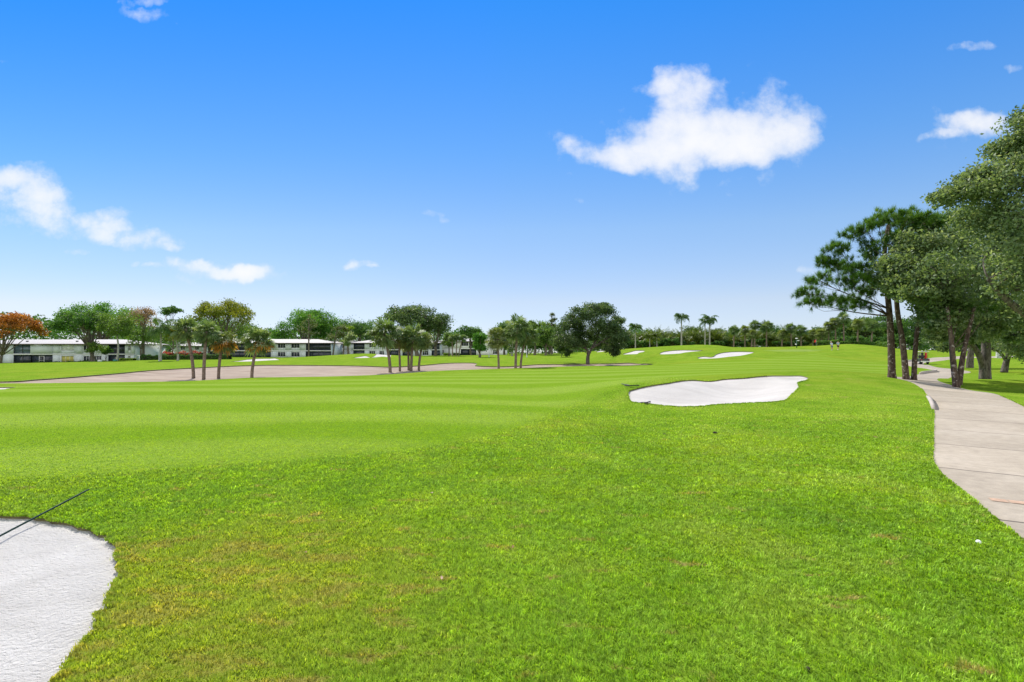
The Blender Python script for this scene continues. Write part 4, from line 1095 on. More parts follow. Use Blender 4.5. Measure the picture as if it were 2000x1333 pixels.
def bx(name, a, b, mat, parent): return MB().box(a, b).build(name, M[mat], parent)
def building(label, D, px0, px1, secs, eave, ridge, zb, depth=12.0, wall='stucco', name='apartment_building', rot=0.0, hipl=True, hipr=True):
    """facade at depth D; secs: (px0, px1, upper, lower); eave and ridge are photo rows"""
    X0 = (px0-CX)/F*D; W = (px1-px0)/F*D; ze = zpix(eave, D)-zb; zr = zpix(ridge, D+depth*.5)-zb
    root = empty(name, (X0, D, zb), rot); tag(root, label, 'building', 'two-storey flats behind the course')
    zm = ze*.5; sl = .16
    wl = MB()
    for p0, p1, up, lo in secs:
        a, b = (p0-px0)/F*D, (p1-px0)/F*D
        for lev, (kind, z0, z1) in enumerate(((lo, -.4, zm-sl), (up, zm+sl, ze))):
            if kind in ('wall', 'panel'):
                wl.box((a, -.02 if kind == 'wall' else -.12, z0), (b, .3, z1))
            elif kind in ('porch', 'glazed'):
                bx('porch_screen', (a+.06, .22, z0+.02), (b-.06, .25, z1-.02), 'glass_dark' if kind == 'porch' else 'glass_blue', root)
                n = max(1, int((b-a)/2.2))
                for k in range(n+1):
                    xx = a+(b-a)*k/n; bx('porch_post', (xx-.05, .1, z0), (xx+.05, .2, z1), 'frame_white' if kind == 'porch' and lev and k in (0, n) else 'frame_dark', root)
                if lo == 'porch' and lev == 1: bx('railing', (a+.05, .12, z0+.95), (b-.05, .16, z0+1.03), 'frame_dark', root)
            else:
                # a window set in the wall: wall pieces round the opening
                q0, q1 = a+(b-a)*.1, b-(b-a)*.1; w0 = z0+(z1-z0)*(.38 if lev else .35); w1 = z1-(z1-z0)*(.06 if lev else .12)
                wl.box((a, 0, z0), (q0, .3, z1)); wl.box((q1, 0, z0), (b, .3, z1)); wl.box((q0, 0, z0), (q1, .3, w0)); wl.box((q0, 0, w1), (q1, .3, z1))
                fm = MB(); t = .09
                fm.box((q0-t, -.05, w0-t), (q1+t, -.003, w0)); fm.box((q0-t, -.05, w1), (q1+t, -.003, w1+t)); fm.box((q0-t, -.05, w0), (q0, -.003, w1)); fm.box((q1, -.05, w0), (q1+t, -.003, w1))
                for k in (1, 2): xx = q0+(q1-q0)*k/3; fm.box((xx-.04, .06, w0), (xx+.04, .1, w1))
                wi = fm.build('window', M['frame_white'], root)
                bx('pane', (q0, .12, w0), (q1, .15, w1), {'win': 'glass_dark', 'shutter': 'panelwall', 'yellow': 'yellow_pane', 'planter': 'glass_dark'}[kind], wi)
    wl.box((0, .3, -.4), (W, depth, ze)) if False else None
    core = MB()
    core.box((0, 2.4, -.4), (W, depth, ze-.02)); core.box((0, .31, -.4), (.25, 2.39, ze-.02)); core.box((W-.25, .31, -.4), (W, 2.39, ze-.02))
    b0 = wl.n
    wl.v += core.v; wl.var += core.var; wl.f += [f+b0 for f in core.f]; wl.n += core.n
    wl.build('wall', M[wall], root)
    bx('floor_slab', (.02, -.06, zm-sl+.004), (W-.02, 2.38, zm+sl-.004), 'frame_white', root)
    ov = .75; hx = min(depth*.5+ov, W*.3)
    rf = MB()
    zt = ze+.22
    v = [(-ov, -ov, zt), (W+ov, -ov, zt), (W+ov, depth+ov, zt), (-ov, depth+ov, zt), (hx if hipl else -ov, depth/2, zr), (W-hx if hipr else W+ov, depth/2, zr)]
    rf.add(v, [(0, 1, 5, 4), (2, 3, 4, 5)]); rf.add(v, [(1, 2, 5), (3, 0, 4)])
    rf.build('roof', M['roofing'], root)
    fa = MB(); 
    fa.box((-ov, -ov-.03, ze-.02), (W+ov, -ov+.02, zt-.004)); fa.box((-ov, depth+ov-.02, ze-.02), (W+ov, depth+ov+.03, zt-.004)); fa.box((-ov-.03, -ov+.02, ze-.02), (-ov+.02, depth+ov-.02, zt-.004)); fa.box((W+ov-.02, -ov+.02, ze-.02), (W+ov+.03, depth+ov-.02, zt-.004))
    fa.box((-ov+.02, -ov+.02, ze-.015), (W+ov-.02, depth+ov-.02, ze+.02))
    fa.build('fascia', M['fascia'], root)
    return root, X0, W, ze
r_, X0, W, ze = building('long white two-storey flats at the left edge with a grey hip roof', 134, -70, 262,
  [(-70,8,'wall','wall'),(8,26,'panel','panel'),(26,60,'glazed','porch'),(60,103,'panel','porch'),(103,117,'wall','wall'),(117,147,'shutter','yellow'),(147,149,'wall','wall'),(149,161,'panel','panel'),
   (161,181,'win','win'),(181,200,'wall','win'),(200,211,'panel','panel'),(211,244,'porch','porch'),(244,250,'wall','wall'),(250,256,'win','win'),(256,262,'wall','wall')], 673.5, 663.5, zpix(711, 134)-.05)
# screen door in the lower porch, roof vents
dr = MB(); xa = (76-(-70))/F*134; 
for a, b in (((xa, .02, -.1), (xa+.1, .09, 2.2)), ((xa+1.35, .02, -.1), (xa+1.45, .09, 2.2)), ((xa+.1, .02, 2.1), (xa+1.35, .09, 2.2)), ((xa+.1, .02, -.1), (xa+1.35, .09, .1)), ((xa+.1, .02, .95), (xa+1.35, .09, 1.02))): dr.box(a, b)
dr.build('screen_door', M['frame_white'], r_)
for fx in (35, 134):
    bx('roof_vent', ((fx+70)/F*134, 2.2, ze+.5), ((fx+70)/F*134+.45, 2.6, ze+1.15), 'frame_dark', r_)
building('white two-storey flats in the middle with dark screened porches at both ends', 176, 405, 646,
  [(405,529,'porch','porch'),(529,541,'wall','wall'),(541,559,'win','planter'),(559,567,'wall','wall'),(567,587,'win','win'),(587,597,'wall','wall'),(597,646,'porch','porch')], 671.3, 663, zpix(699.5, 176)-.1)
building('set-back white block with slim windows in the gap between the flats', 192, 640, 702,
  [(640,666,'wall','wall'),(666,673,'win','win'),(673,702,'wall','wall')], 671.5, 664.5, zpix(698, 192)-.3, depth=9)
building('white two-storey flats behind the five-palm cluster', 182, 690, 859,
  [(690,712,'porch','porch'),(712,720,'wall','wall'),(720,734,'win','win'),(734,740,'wall','wall'),(740,751,'win','win'),(751,760,'wall','wall'),(760,778,'porch','porch'),(778,786,'wall','wall'),(786,806,'porch','porch'),(806,824,'wall','wall'),(824,838,'win','win'),(838,843,'wall','wall'),(843,859,'porch','porch')], 671, 663, zpix(696, 182)-.1)
building('plain white block right of the five-palm cluster with a dark porch', 188, 858, 990,
  [(858,862,'wall','wall'),(862,868,'wall','win'),(868,900,'wall','wall'),(900,916,'win','porch'),(916,930,'porch','porch'),(930,962,'wall','wall'),(962,972,'win','win'),(972,990,'wall','wall')], 668, 661.5, zpix(694.5, 188)-.1, wall='stucco_white')
building('white block seen through the tree trunks left of the middle flats', 190, 340, 404,
  [(340,352,'wall','wall'),(352,362,'win','win'),(362,380,'wall','wall'),(380,390,'win','win'),(390,404,'wall','wall')], 677, 669, zpix(698, 190)-.2, depth=9)
# low house with a red roof behind the hedge
D = 124; b = np.array([(1683-CX)/F*D, D, float(tz((1683-CX)/F*D, D)[0])]); W = (1752-1683)/F*D
root = empty('red_roofed_house', tuple(b)); tag(root, 'low house behind the hedge showing only its red tiled roof', 'building')
ze = zpix(673, D)-b[2]; zr = zpix(663.5, D+4)-b[2]
wl = MB().box((0, 0, -.5), (W, 8, ze)); wl.build('wall', M['stucco_white'], root)
rf = MB(); v = [(-.6,-.6,ze+.01),(W+.6,-.6,ze+.01),(W+.6,8.6,ze+.01),(-.6,8.6,ze+.01),(.6,4,zr),(W-2.5,4,zr)]; rf.add(v, [(0,1,5,4),(2,3,4,5),(0,3,2,1)]); rf.add(v, [(1,2,5),(3,0,4)]); rf.build('roof', M['terracotta'], root)
bx('window', (1.5, -.06, .8), (3.2, -.01, 2.0), 'glass_dark', root)

# ------------------------------------------------------------------ posts, flag, markers
M['pole_grey'] = solid('painted_pole', (.5,.52,.52), .5, .08)
M['pole_green'] = solid('green_post', (.03,.09,.06), .5, .1)
M['white_paint'] = solid('white_paint', (.8,.8,.8), .5, .04)
M['red_cloth'] = solid('red_cloth', (.6,.03,.03), .8, .12, 4)
M['teal'] = solid('teal_box', (.04,.22,.19), .5, .1)
def lamp_post(px, D, top, label):
    b = at(px, D); H = zpix(top, D)-b[2]
    r = empty('lamp_post', tuple(b)); tag(r, label, 'lamp post', 'lamp posts among the trees')
    m = MB(); m.tube([(0,0,-.2),(0,0,.25),(0,0,.3),(0,0,H-.3)], [.11,.11,.06,.045], 8); m.build('pole', M['pole_grey'], r, smooth=True)
    m = MB(); m.tube([(0,0,H-.3),(0,0,H-.24),(0,0,H-.2),(0,0,H-.06),(0,0,H)], [.05,.14,.2,.26,.05], 10); m.build('lamp_head', M['white_paint'], r, smooth=True)
lamp_post(310.5, 104, 671, 'slim lamp post with a white head beside the feather palm')
lamp_post(955, 99, 668, 'grey lamp post left of the three right fan palms')
lamp_post(1029, 96, 664, 'grey lamp post just right of the three fan palms')
b = at(1556, 104); r = empty('yardage_post', tuple(b)); tag(r, 'green post with a white cap and small sign at the back of the green', 'sign post')
H = zpix(661, 104)-b[2]
m = MB(); m.box((-.07,-.07,-.2), (.07,.07,H-.12)); m.build('post', M['pole_green'], r)
m = MB(); m.box((-.2,-.2,H-.115), (.2,.2,H-.04)); m.add([(-.2,-.2,H-.04),(.2,-.2,H-.04),(.2,.2,H-.04),(-.2,.2,H-.04),(0,0,H+.06)], [(0,1,4),(1,2,4),(2,3,4),(3,0,4)]); m.build('cap', M['white_paint'], r)
bx('sign_plate', (.075,-.09,H*.7), (.55,-.06,H*.79), 'white_paint', r); bx('ball_washer', (-.3,-.16,H*.3), (-.075,.06,H*.42), 'white_paint', r)
b = at(1594, 102); r = empty('flagstick', tuple(b)); tag(r, 'golf flagstick with a red flag on the far green', 'golf flag')
H = zpix(663.5, 102)-b[2]
m = MB(); m.tube([(0,0,-.1),(0,0,H*.5),(0,0,H+.04)], [.014,.012,.01], 6); m.build('pole', M['white_paint'], r)
m = MB(); nx, nz = 9, 6
gx, gz = np.meshgrid(np.linspace(0, 1, nx), np.linspace(0, 1, nz)); X = -.02-gx*.42+.05*gz*gx; Z = H-.5*gz*(1-.15*gx)-gx*.28; Y = .05*np.sin(gx*7+gz*2)*gx
i, j = np.meshgrid(np.arange(nz-1), np.arange(nx-1), indexing='ij'); q = np.stack([i*nx+j, i*nx+j+1, (i+1)*nx+j+1, (i+1)*nx+j], -1).reshape(-1, 4)
V = np.stack([X, Y, Z], -1).reshape(-1, 3); m.add(V, q); fo = m.build('flag', M['red_cloth'], r); fo.modifiers.new('cloth', 'SOLIDIFY').thickness = .006
def bevelbox(name, a, b, mat, parent=None, loc=(0,0,0), w=.03):
    me = MB().box(a, b).data(name, M[mat]); o = link(name, me, parent, loc); md = o.modifiers.new('edge', 'BEVEL'); md.width = w; md.segments = 3; return o
for px, D, mat, lab in ((195, 108, 'white_paint', 'small white utility box on the grass before the left flats'), (225, 107, 'teal', 'small teal utility box on the grass before the left flats')):
    b = at(px, D); r = empty('utility_box', tuple(b)); tag(r, lab, 'utility box')
    bevelbox('cabinet', (-.32,-.25,-.05), (.32,.25,.26), mat, r); bevelbox('lid', (-.36,-.29,.262), (.36,.29,.33), mat, r)
for px, lab in ((1826, 'white tee marker left of its pair on the far lawn'), (1846, 'white tee marker right of its pair on the far lawn')):
    b = at(px, 119); m = MB(); m.tube([(0,0,0),(0,0,.04),(0,0,.16),(0,0,.27),(0,0,.3)], [.12,.2,.24,.16,.03], 12); tag(m.build('tee_marker', M['white_paint'], None, tuple(b), True), lab, 'tee marker', 'tee markers on the far lawn')
b = at(272, 112); m = MB(); m.box((-.05,-.05,-.1), (.05,.05,1.05)); m.box((-.45,-.04,1.052), (.2,.04,1.2)); tag(m.build('marker_post', M['white_paint'], None, tuple(b)), 'white wooden marker post with a cross bar by the right corner of the left flats', 'post')

# rakes -------------------------------------------------------------------
M['rake'] = solid('rake_green', (.006,.035,.028), .7, .1, 3, 0, 0, .15)
M['rake_dark'] = solid('rake_dark', (.02,.025,.025), .5, .1)
def rake(p_end, p_head, label, mat='rake', r=.0135):
    a, h = np.array(p_end, float), np.array(p_head, float); root = empty('bunker_rake', tuple(h)); tag(root, label, 'rake', 'bunker rakes')
    L = a-h; m = MB(); m.tube([np.zeros(3)+[0,0,.02], L*.5+[0,0,.012], L*.97, L], [r*1.1, r, r, r*.8], 10); m.build('handle', M[mat], root, smooth=True)
    d = L/np.linalg.norm(L); s = np.cross(d, [0,0,1.0]); s /= np.linalg.norm(s)
    m = MB(); m.tube([-s*.32+[0,0,.03], s*.32+[0,0,.03]], [.018,.018], 8)
    for k in np.linspace(-.3, .3, 13): m.tube([s*k+[0,0,.03], s*k-d*.03+[0,0,-.05]], [.006,.003], 5)
    m.build('head', M['rake_dark'], root)
def sandz(i, x, y):
    lip, dp, w = SANDZ[i]; sd = max(float(sdist(np.array([x]), np.array([y]), outl[i])[0]), 0); t = min(1, sd/w)
    return float(tz(x, y)[0])-lip-dp*t*t*(3-2*t) if sd > 0 else float(tz(x, y)[0])
def lifted(px, py, z): D = (CAMH-z)*F/(py-HZ); return np.array([(px-CX)/F*D, D, z])
a = lifted(174, 956, .11); c = lifted(0, 1049, -.015)
# extend the handle past the frame to the head lying in the sand
d = (c-a)/np.linalg.norm(c-a); hd = a+d*2.95
rake(a, hd, 'dark green bunker rake lying across the edge of the near bunker', r=.0095)
a = g(1234, 757); h = g(1214, 752.5); a[2] += .05; h[2] += .05
rake(h, a, 'dark rake lying on the turf at the back left corner of the middle bunker', 'rake_dark', .018)
a = g(1251, 788); h = g(1265, 788.6); h[2] += .02; a[2] += .03
rake(a, h, 'dark rake lying at the front left rim of the middle bunker', 'rake_dark', .012)

# litter on the turf ------------------------------------------------------
M['dryleaf'] = solid('dry_leaf', (.22,.12,.05), .8, .4, 20); M['paleleaf'] = solid('pale_leaf', (.42,.29,.21), .8, .25, 20)
M['clod'] = solid('soil_clod', (.03,.022,.014), .95, .3, 20, .6); M['ball'] = solid('ball_white', (.82,.82,.82), .35, .02)
def dry_leaf(px, py, s, mat, label):
    p = g(px, py); m = MB(); rz = rng.uniform(0, 6)
    u = np.linspace(-1, 1, 7); prof = np.array([.05,.5,.8,.85,.65,.35,.02])*.42
    V = np.concatenate([np.stack([u, -prof, .25*u*u+.25*prof], 1), np.stack([u, 0*u, .25*u*u], 1), np.stack([u, prof, .25*u*u+.3*prof], 1)])*s
    f = [(k*7+i, k*7+i+1, (k+1)*7+i+1, (k+1)*7+i) for k in range(2) for i in range(6)]
    m.add(V, f); o = m.build('fallen_leaf', M[mat], None, (p[0], p[1], p[2]+.03), True); o.rotation_euler = (.2, .15, rz)
    tag(o, label, 'leaf', 'fallen leaves on the turf')
for px, py, s, mt, lab in ((843,968,.04,'paleleaf','pale curled leaf on the turf left of the centre foreground'),(863,1137,.025,'paleleaf','pinkish fallen leaf, lowest near the centre foreground'),(597,1086,.03,'dryleaf','dark fallen leaf between the near bunker and the middle of the turf'),
    (1710,857,.05,'dryleaf','reddish fallen leaf near the left edge of the path'),(732,937,.025,'dryleaf','tiny brown leaf near the fairway edge'),(965,868,.03,'paleleaf','tiny pale fleck near the fairway edge right of centre'),(1002,1075,.025,'dryleaf','small brown leaf right of the pale curled leaf')):
    dry_leaf(px, py, s, mt, lab)
def clod(px, py, s, label):
    p = g(px, py); me = bpy.data.meshes.new('soil_clod'); bm = bmesh.new(); bmesh.ops.create_icosphere(bm, subdivisions=3, radius=s)
    for v in bm.verts:
        n = math.sin(v.co.x*90/s*.03+px)*math.cos(v.co.y*80/s*.03)+.5*math.sin(v.co.z*200/s*.03+py); v.co *= 1+.22*n; v.co.z *= .55
    bm.to_mesh(me); bm.free(); me.materials.append(M['clod']); o = link('soil_clod', me, None, (p[0], p[1], p[2]+s*.3)); tag(o, label, 'soil clod', 'soil clods on the turf')
clod(1577, 1309, .017, 'dark soil clod in the lower right foreground'); clod(1397, 847, .05, 'dark soil clod on the turf below the middle bunker'); clod(1298, 849, .03, 'tiny dark clod left of the larger one below the middle bunker'); clod(861, 952, .018, 'small dark clod beside the pale curled leaf')
p = g(1911, 1061); me = bpy.data.meshes.new('golf_ball'); bm = bmesh.new(); bmesh.ops.create_icosphere(bm, subdivisions=3, radius=.0215)
for i_, v in enumerate(bm.verts): v.co *= 1-.03*(i_ % 3 == 0)
bm.to_mesh(me); bm.free(); me.materials.append(M['ball']); tag(link('golf_ball', me, None, (p[0], p[1], p[2]+.008)), 'white golf ball on the turf left of the near path', 'golf ball')

# ------------------------------------------------------------------ golf cart
M['cart_body'] = solid('cart_body', (.03,.035,.045), .3, .08, 2, 0, 0, .6); M['cart_roof'] = solid('cart_roof', (.66,.66,.63), .4, .04)
M['rubber'] = solid('rubber', (.015,.015,.015), .9, .2); M['seat_v'] = solid('seat_vinyl', (.045,.04,.04), .5, .1); M['rim'] = solid('rim', (.55,.55,.55), .35, .05, 3, 0, .6)
M['bag_red'] = solid('bag_red', (.55,.05,.04), .6, .12, 4); M['bag_black'] = solid('bag_black', (.02,.02,.025), .6, .1); M['steel'] = solid('steel', (.6,.6,.6), .3, .05, 3, 0, .9)
b = at(1798, 72); ct = empty('golf_cart', (b[0], b[1], b[2]-.01), math.radians(-14)); tag(ct, 'golf cart with a pale roof driving away on the far path', 'golf cart')
# forward is +Y
bm = bmesh.new()
prof = [(-1.15,.35),(-1.15,.8),(-.5,.86),(-.45,.72),(-.1,.72),(-.05,.4),(.55,.38),(.75,.7),(.95,.85),(1.15,.7),(1.2,.35)]
vs = [[bm.verts.new((sx*.58, y, z)) for y, z in prof] for sx in (-1, 1)]
bm.faces.new(vs[0][::-1]) if True else None; bm.faces.new(vs[1])
for i_ in range(len(prof)): bm.faces.new((vs[0][i_], vs[0][(i_+1) % len(prof)], vs[1][(i_+1) % len(prof)], vs[1][i_]))
bmesh.ops.recalc_face_normals(bm, faces=bm.faces); me = bpy.data.meshes.new('body'); bm.to_mesh(me); bm.free(); me.materials.append(M['cart_body'])
o = link('body', me, ct); md = o.modifiers.new('edge', 'BEVEL'); md.width = .04; md.segments = 3
bevelbox('roof', (-.62,-1.0,1.80), (.62,.85,1.88), 'cart_roof', ct, w=.035)
for sx in (-.54, .54):
    for y0, y1 in ((-.72, -.8), (.72, .5)):
        m = MB(); m.tube([(sx, y0, .7), (sx, (y0+y1)/2, 1.3), (sx, y1, 1.8)], [.022]*3, 8); m.build('roof_post', M['frame_dark'], ct, smooth=True)
bevelbox('seat', (-.52,-.42,.722), (.52,.08,.86), 'seat_v', ct, w=.05); bevelbox('backrest', (-.5,-.52,.9), (.5,-.42,1.3), 'seat_v', ct, w=.04)
m = MB(); m.box((-.5,.66,1.02), (.5,.68,1.72)); wm, nt, out = newmat('windshield'); gb = N(nt, 'ShaderNodeBsdfPrincipled', i_Roughness=.05); gb.inputs['Base Color'].default_value = (.55,.6,.6,1); gb.inputs['Alpha'].default_value = .35; nt.links.new(gb.outputs[0], out.inputs[0]); M['windshield'] = wm
m.build('windshield', wm, ct)
m = MB(); ang = np.linspace(0, 2*PI, 17); m.tube(np.stack([-.26+.17*np.cos(ang), .38+.08*np.sin(ang), 1.08+.14*np.sin(ang)], 1), .016, 6, cap=False); m.tube([(-.26,.38,1.08), (-.26,.6,.8)], [.018,.02], 6); m.build('steering_wheel', M['frame_dark'], ct)
for sx in (-.5, .5):
    for y in (-.78, .82):
        w = empty('wheel', (sx, y, .24)); w.parent = ct
        m = MB(); m.tube([(-.1,0,0),(-.07,0,0),(.07,0,0),(.1,0,0)], [.19,.24,.24,.19], 20); m.build('tyre', M['rubber'], w, smooth=False)
        m = MB(); m.tube([(-.108,0,0),(-.06,0,0),(.06,0,0),(.108,0,0)], [.12,.13,.13,.12], 16); m.build('rim', M['rim'], w)
bevelbox('bumper', (-.55,-1.24,.34), (.55,-1.16,.48), 'frame_white', ct, w=.02)
for sx in (-.45, .45): bevelbox('tail_light', (sx-.06,-1.175,.6), (sx+.06,-1.152,.7), 'red_cloth', ct, w=.008)
for sx, mt, lab in ((.14, 'bag_red', 'red golf bag strapped upright on the back of the golf cart'), (-.3, 'bag_black', 'black golf bag strapped on the back left of the golf cart')):
    R_ = np.array([[math.cos(-.244), -math.sin(-.244)], [math.sin(-.244), math.cos(-.244)]]); q = R_ @ np.array([sx, -1.0])
    bg = empty('golf_bag', (b[0]+q[0], b[1]+q[1], b[2]+.84), -.244); tag(bg, lab, 'golf bag', 'golf bags on the cart')
    m = MB(); m.tube([(0,0,-.02),(0,0,.05),(0,-.03,.45),(0,-.06,.8),(0,-.06,.84)], [.12,.145,.13,.15,.14], 14); m.build('bag_body', M[mt], bg, smooth=True)
    bevelbox('pocket', (-.09,-.24,.1), (.09,-.13,.48), mt, bg, w=.03)
    for k in range(5):
        aa = k*1.26; x, y = .07*math.cos(aa), -.06+.07*math.sin(aa); m = MB(); hh = .95+.05*(k % 3)
        m.tube([(x, y, .7), (x*1.3, y-.02, hh+.1)], [.008,.008], 6); m.tube([(x*1.3-.05, y-.02, hh+.1), (x*1.3+.06, y-.03, hh+.1)], [.025,.035], 8); m.build('club', M['steel'], bg)

# ------------------------------------------------------------------ golfers
M['skin'] = solid('skin', (.5,.29,.2), .55, .06); M['hair'] = solid('hair', (.03,.022,.018), .7, .2)
M['shirt_blue'] = solid('shirt_pale_blue', (.5,.6,.74), .85, .06, 3); M['short_blue'] = solid('shorts_blue', (.13,.2,.34), .85, .08, 3)
M['shirt_grey'] = solid('shirt_blue_grey', (.36,.47,.6), .85, .06, 3); M['short_black'] = solid('shorts_black', (.02,.02,.025), .85, .08, 3); M['cap_white'] = solid('cap_white', (.78,.78,.8), .8, .04)
def skinned(name, pts, edges, mat, parent, root_i=0, sub=1):
    me = bpy.data.meshes.new(name); me.from_pydata([p[:3] for p in pts], edges, []); me.materials.append(M[mat])
    o = link(name, me, parent); o.modifiers.new('skin', 'SKIN'); 
    if not me.skin_vertices: bpy.context.view_layer.update()
    lay = me.skin_vertices[0] if me.skin_vertices else None
    if lay is None:
        bpy.context.view_layer.objects.active = o
        bpy.ops.mesh.customdata_skin_add(); lay = me.skin_vertices[0]
    for i_, p in enumerate(pts): lay.data[i_].radius = (p[3], p[4] if len(p) > 4 else p[3])
    lay.data[root_i].use_root = True
    o.modifiers['skin'].use_smooth_shade = True
    s_ = o.modifiers.new('sub', 'SUBSURF'); s_.levels = sub; s_.render_levels = sub
    return o
def golfer(base, rz, label, shirt, shorts, hat, bend, stride):
    """seen from behind: facing +Y; bend leans the trunk forward"""
    r = empty('person', tuple(base), rz); tag(r, label, 'person', 'golfers on the far green')
    f = lambda h: bend*(h-.9)
    Pt = [(0,0,.93,.15,.11), (0,f(1.1),1.1,.14,.1), (0,f(1.28),1.28,.17,.11), (0,f(1.42),1.42,.14,.09), (0,f(1.5)+.01,1.5,.055), (0,f(1.58)+.02,1.57,.075,.085), (0,f(1.66)+.03,1.66,.085,.1), (0,f(1.74)+.03,1.74,.06,.07)]
    E = [(0,1),(1,2),(2,3),(3,4),(4,5),(5,6),(6,7)]
    sh, sl = [0,1,2,3], [(0,1),(1,2),(2,3)]
    legs, arms = {}, {}
    for sx in (-1, 1):
        n = len(Pt); st = stride*sx
        Pt += [(sx*.1,0,.86,.095), (sx*.11,st*.5+.03,.48,.062), (sx*.115,st,.1,.042), (sx*.12,st+.13,.045,.035)]
        E += [(0,n),(n,n+1),(n+1,n+2),(n+2,n+3)]; legs[sx] = n
        m_ = len(Pt)
        Pt += [(sx*.2,f(1.4),1.39,.06), (sx*.26,f(1.15)+.0,1.12,.043), (sx*.25,f(1.0)+.1,.9,.03), (sx*.245,f(1.0)+.13,.83,.036,.02)]
        E += [(3,m_),(m_,m_+1),(m_+1,m_+2),(m_+2,m_+3)]; arms[sx] = m_
        for k in range(4):
            q = len(Pt); ox = (k-1.5)*.019; ln = (.07,.08,.075,.06)[k]
            Pt += [(sx*.245+ox, f(1.0)+.145, .8, .0085), (sx*.245+ox, f(1.0)+.155, .8-ln*.5, .008), (sx*.245+ox, f(1.0)+.14, .8-ln, .007)]
            E += [(m_+3,q),(q,q+1),(q+1,q+2)]
        q = len(Pt); Pt += [(sx*.245-sx*.03, f(1.0)+.15, .83, .01), (sx*.245-sx*.04, f(1.0)+.165, .79, .008)]; E += [(m_+3,q),(q,q+1)]
    skinned('body', Pt, E, 'skin', r)
    gsh = [(p[0], p[1], p[2], p[3]+.02, (p[4] if len(p) > 4 else p[3])+.025) for p in Pt[:4]]; gsh[0] = (0, 0, .9, .175, .14); ge = [(0,1),(1,2),(2,3)]
    for sx in (-1, 1):
        a_, b2 = Pt[arms[sx]], Pt[arms[sx]+1]; n = len(gsh)
        gsh += [(a_[0], a_[1], a_[2], .08), (a_[0]+(b2[0]-a_[0])*.65, a_[1]+(b2[1]-a_[1])*.65, a_[2]+(b2[2]-a_[2])*.65, .07)]; ge += [(3,n),(n,n+1)]
    skinned('shirt', gsh, ge, shirt, r)
    gs = [(0,0,.95,.17,.135)]; ge = []
    for sx in (-1, 1):
        a_, b2 = Pt[legs[sx]], Pt[legs[sx]+1]; n = len(gs); gs += [(a_[0], a_[1], a_[2]-.03, .118), (b2[0], b2[1], b2[2]+.04, .095)]; ge += [(0,n),(n,n+1)]
    skinned('shorts', gs, ge, shorts, r)
    for sx in (-1, 1):
        n = legs[sx]+2; x, y = Pt[n][0], Pt[n][1]; skinned('shoe', [(x, y-.05, .05, .05, .045), (x, y+.05, .045, .05, .04), (x, y+.17, .035, .042, .03)], [(0,1),(1,2)], 'cap_white', r)
    hy, hz_ = f(1.68)+.03, 1.71
    if hat: skinned('cap', [(0,hy-.02,hz_,.1,.11), (0,hy,hz_+.06,.07,.08), (0,hy+.13,hz_-.01,.07,.015)], [(0,1),(0,2)], 'cap_white', r)
    else: skinned('hair', [(0,hy-.025,hz_-.04,.092,.1), (0,hy-.01,hz_+.05,.075,.085)], [(0,1)], 'hair', r)
golfer(at(1625, 96.5), .15, 'golfer in a pale blue shirt, blue shorts and white cap, back turned, left of two', 'shirt_blue', 'short_blue', True, .28, .08)
golfer(at(1637, 96.5), -.3, 'dark-haired golfer in a blue-grey shirt and black shorts, right of two', 'shirt_grey', 'short_black', False, .05, .16)

# ------------------------------------------------------------------ sky with clouds, sun, camera
SUN_AZ, SUN_EL = math.radians(-30), math.radians(47)
EXPO = .55
w = bpy.data.worlds.new('World'); S.world = w; w.use_nodes = True
nt = w.node_tree; nt.nodes.clear()
out = nt.nodes.new('ShaderNodeOutputWorld'); bg = nt.nodes.new('ShaderNodeBackground'); bg.inputs['Strength'].default_value = .1
sky = N(nt, 'ShaderNodeTexSky', sky_type='NISHITA', sun_disc=False, sun_elevation=SUN_EL, sun_rotation=SUN_AZ % (2*PI), altitude=0, air_density=1.0, dust_density=0, ozone_density=3.0)
dirv = N(nt, 'ShaderNodeTexCoord').outputs['Generated']
sp = N(nt, 'ShaderNodeSeparateXYZ'); nt.links.new(dirv, sp.inputs[0])
ysafe = math_(nt, 'MAXIMUM', sp.outputs[1], .05)
cb = N(nt, 'ShaderNodeCombineXYZ'); nt.links.new(math_(nt, 'DIVIDE', sp.outputs[0], ysafe), cb.inputs[0]); nt.links.new(math_(nt, 'DIVIDE', sp.outputs[2], ysafe), cb.inputs[1])
uv = cb.outputs[0]
def nz3(scale, detail, rough):
    n = N(nt, 'ShaderNodeTexNoise', i_Scale=scale, i_Detail=detail, i_Roughness=rough); nt.links.new(uv, n.inputs['Vector']); return n
wn = nz3(9, 4, .6)
ws = N(nt, 'ShaderNodeVectorMath', operation='SUBTRACT'); nt.links.new(wn.outputs['Color'], ws.inputs[0]); ws.inputs[1].default_value = (.5, .5, .5)
wm_ = N(nt, 'ShaderNodeVectorMath', operation='SCALE'); nt.links.new(ws.outputs[0], wm_.inputs[0]); wm_.inputs['Scale'].default_value = .06
wa = N(nt, 'ShaderNodeVectorMath', operation='ADD'); nt.links.new(uv, wa.inputs[0]); nt.links.new(wm_.outputs[0], wa.inputs[1])
pv = wa.outputs[0]
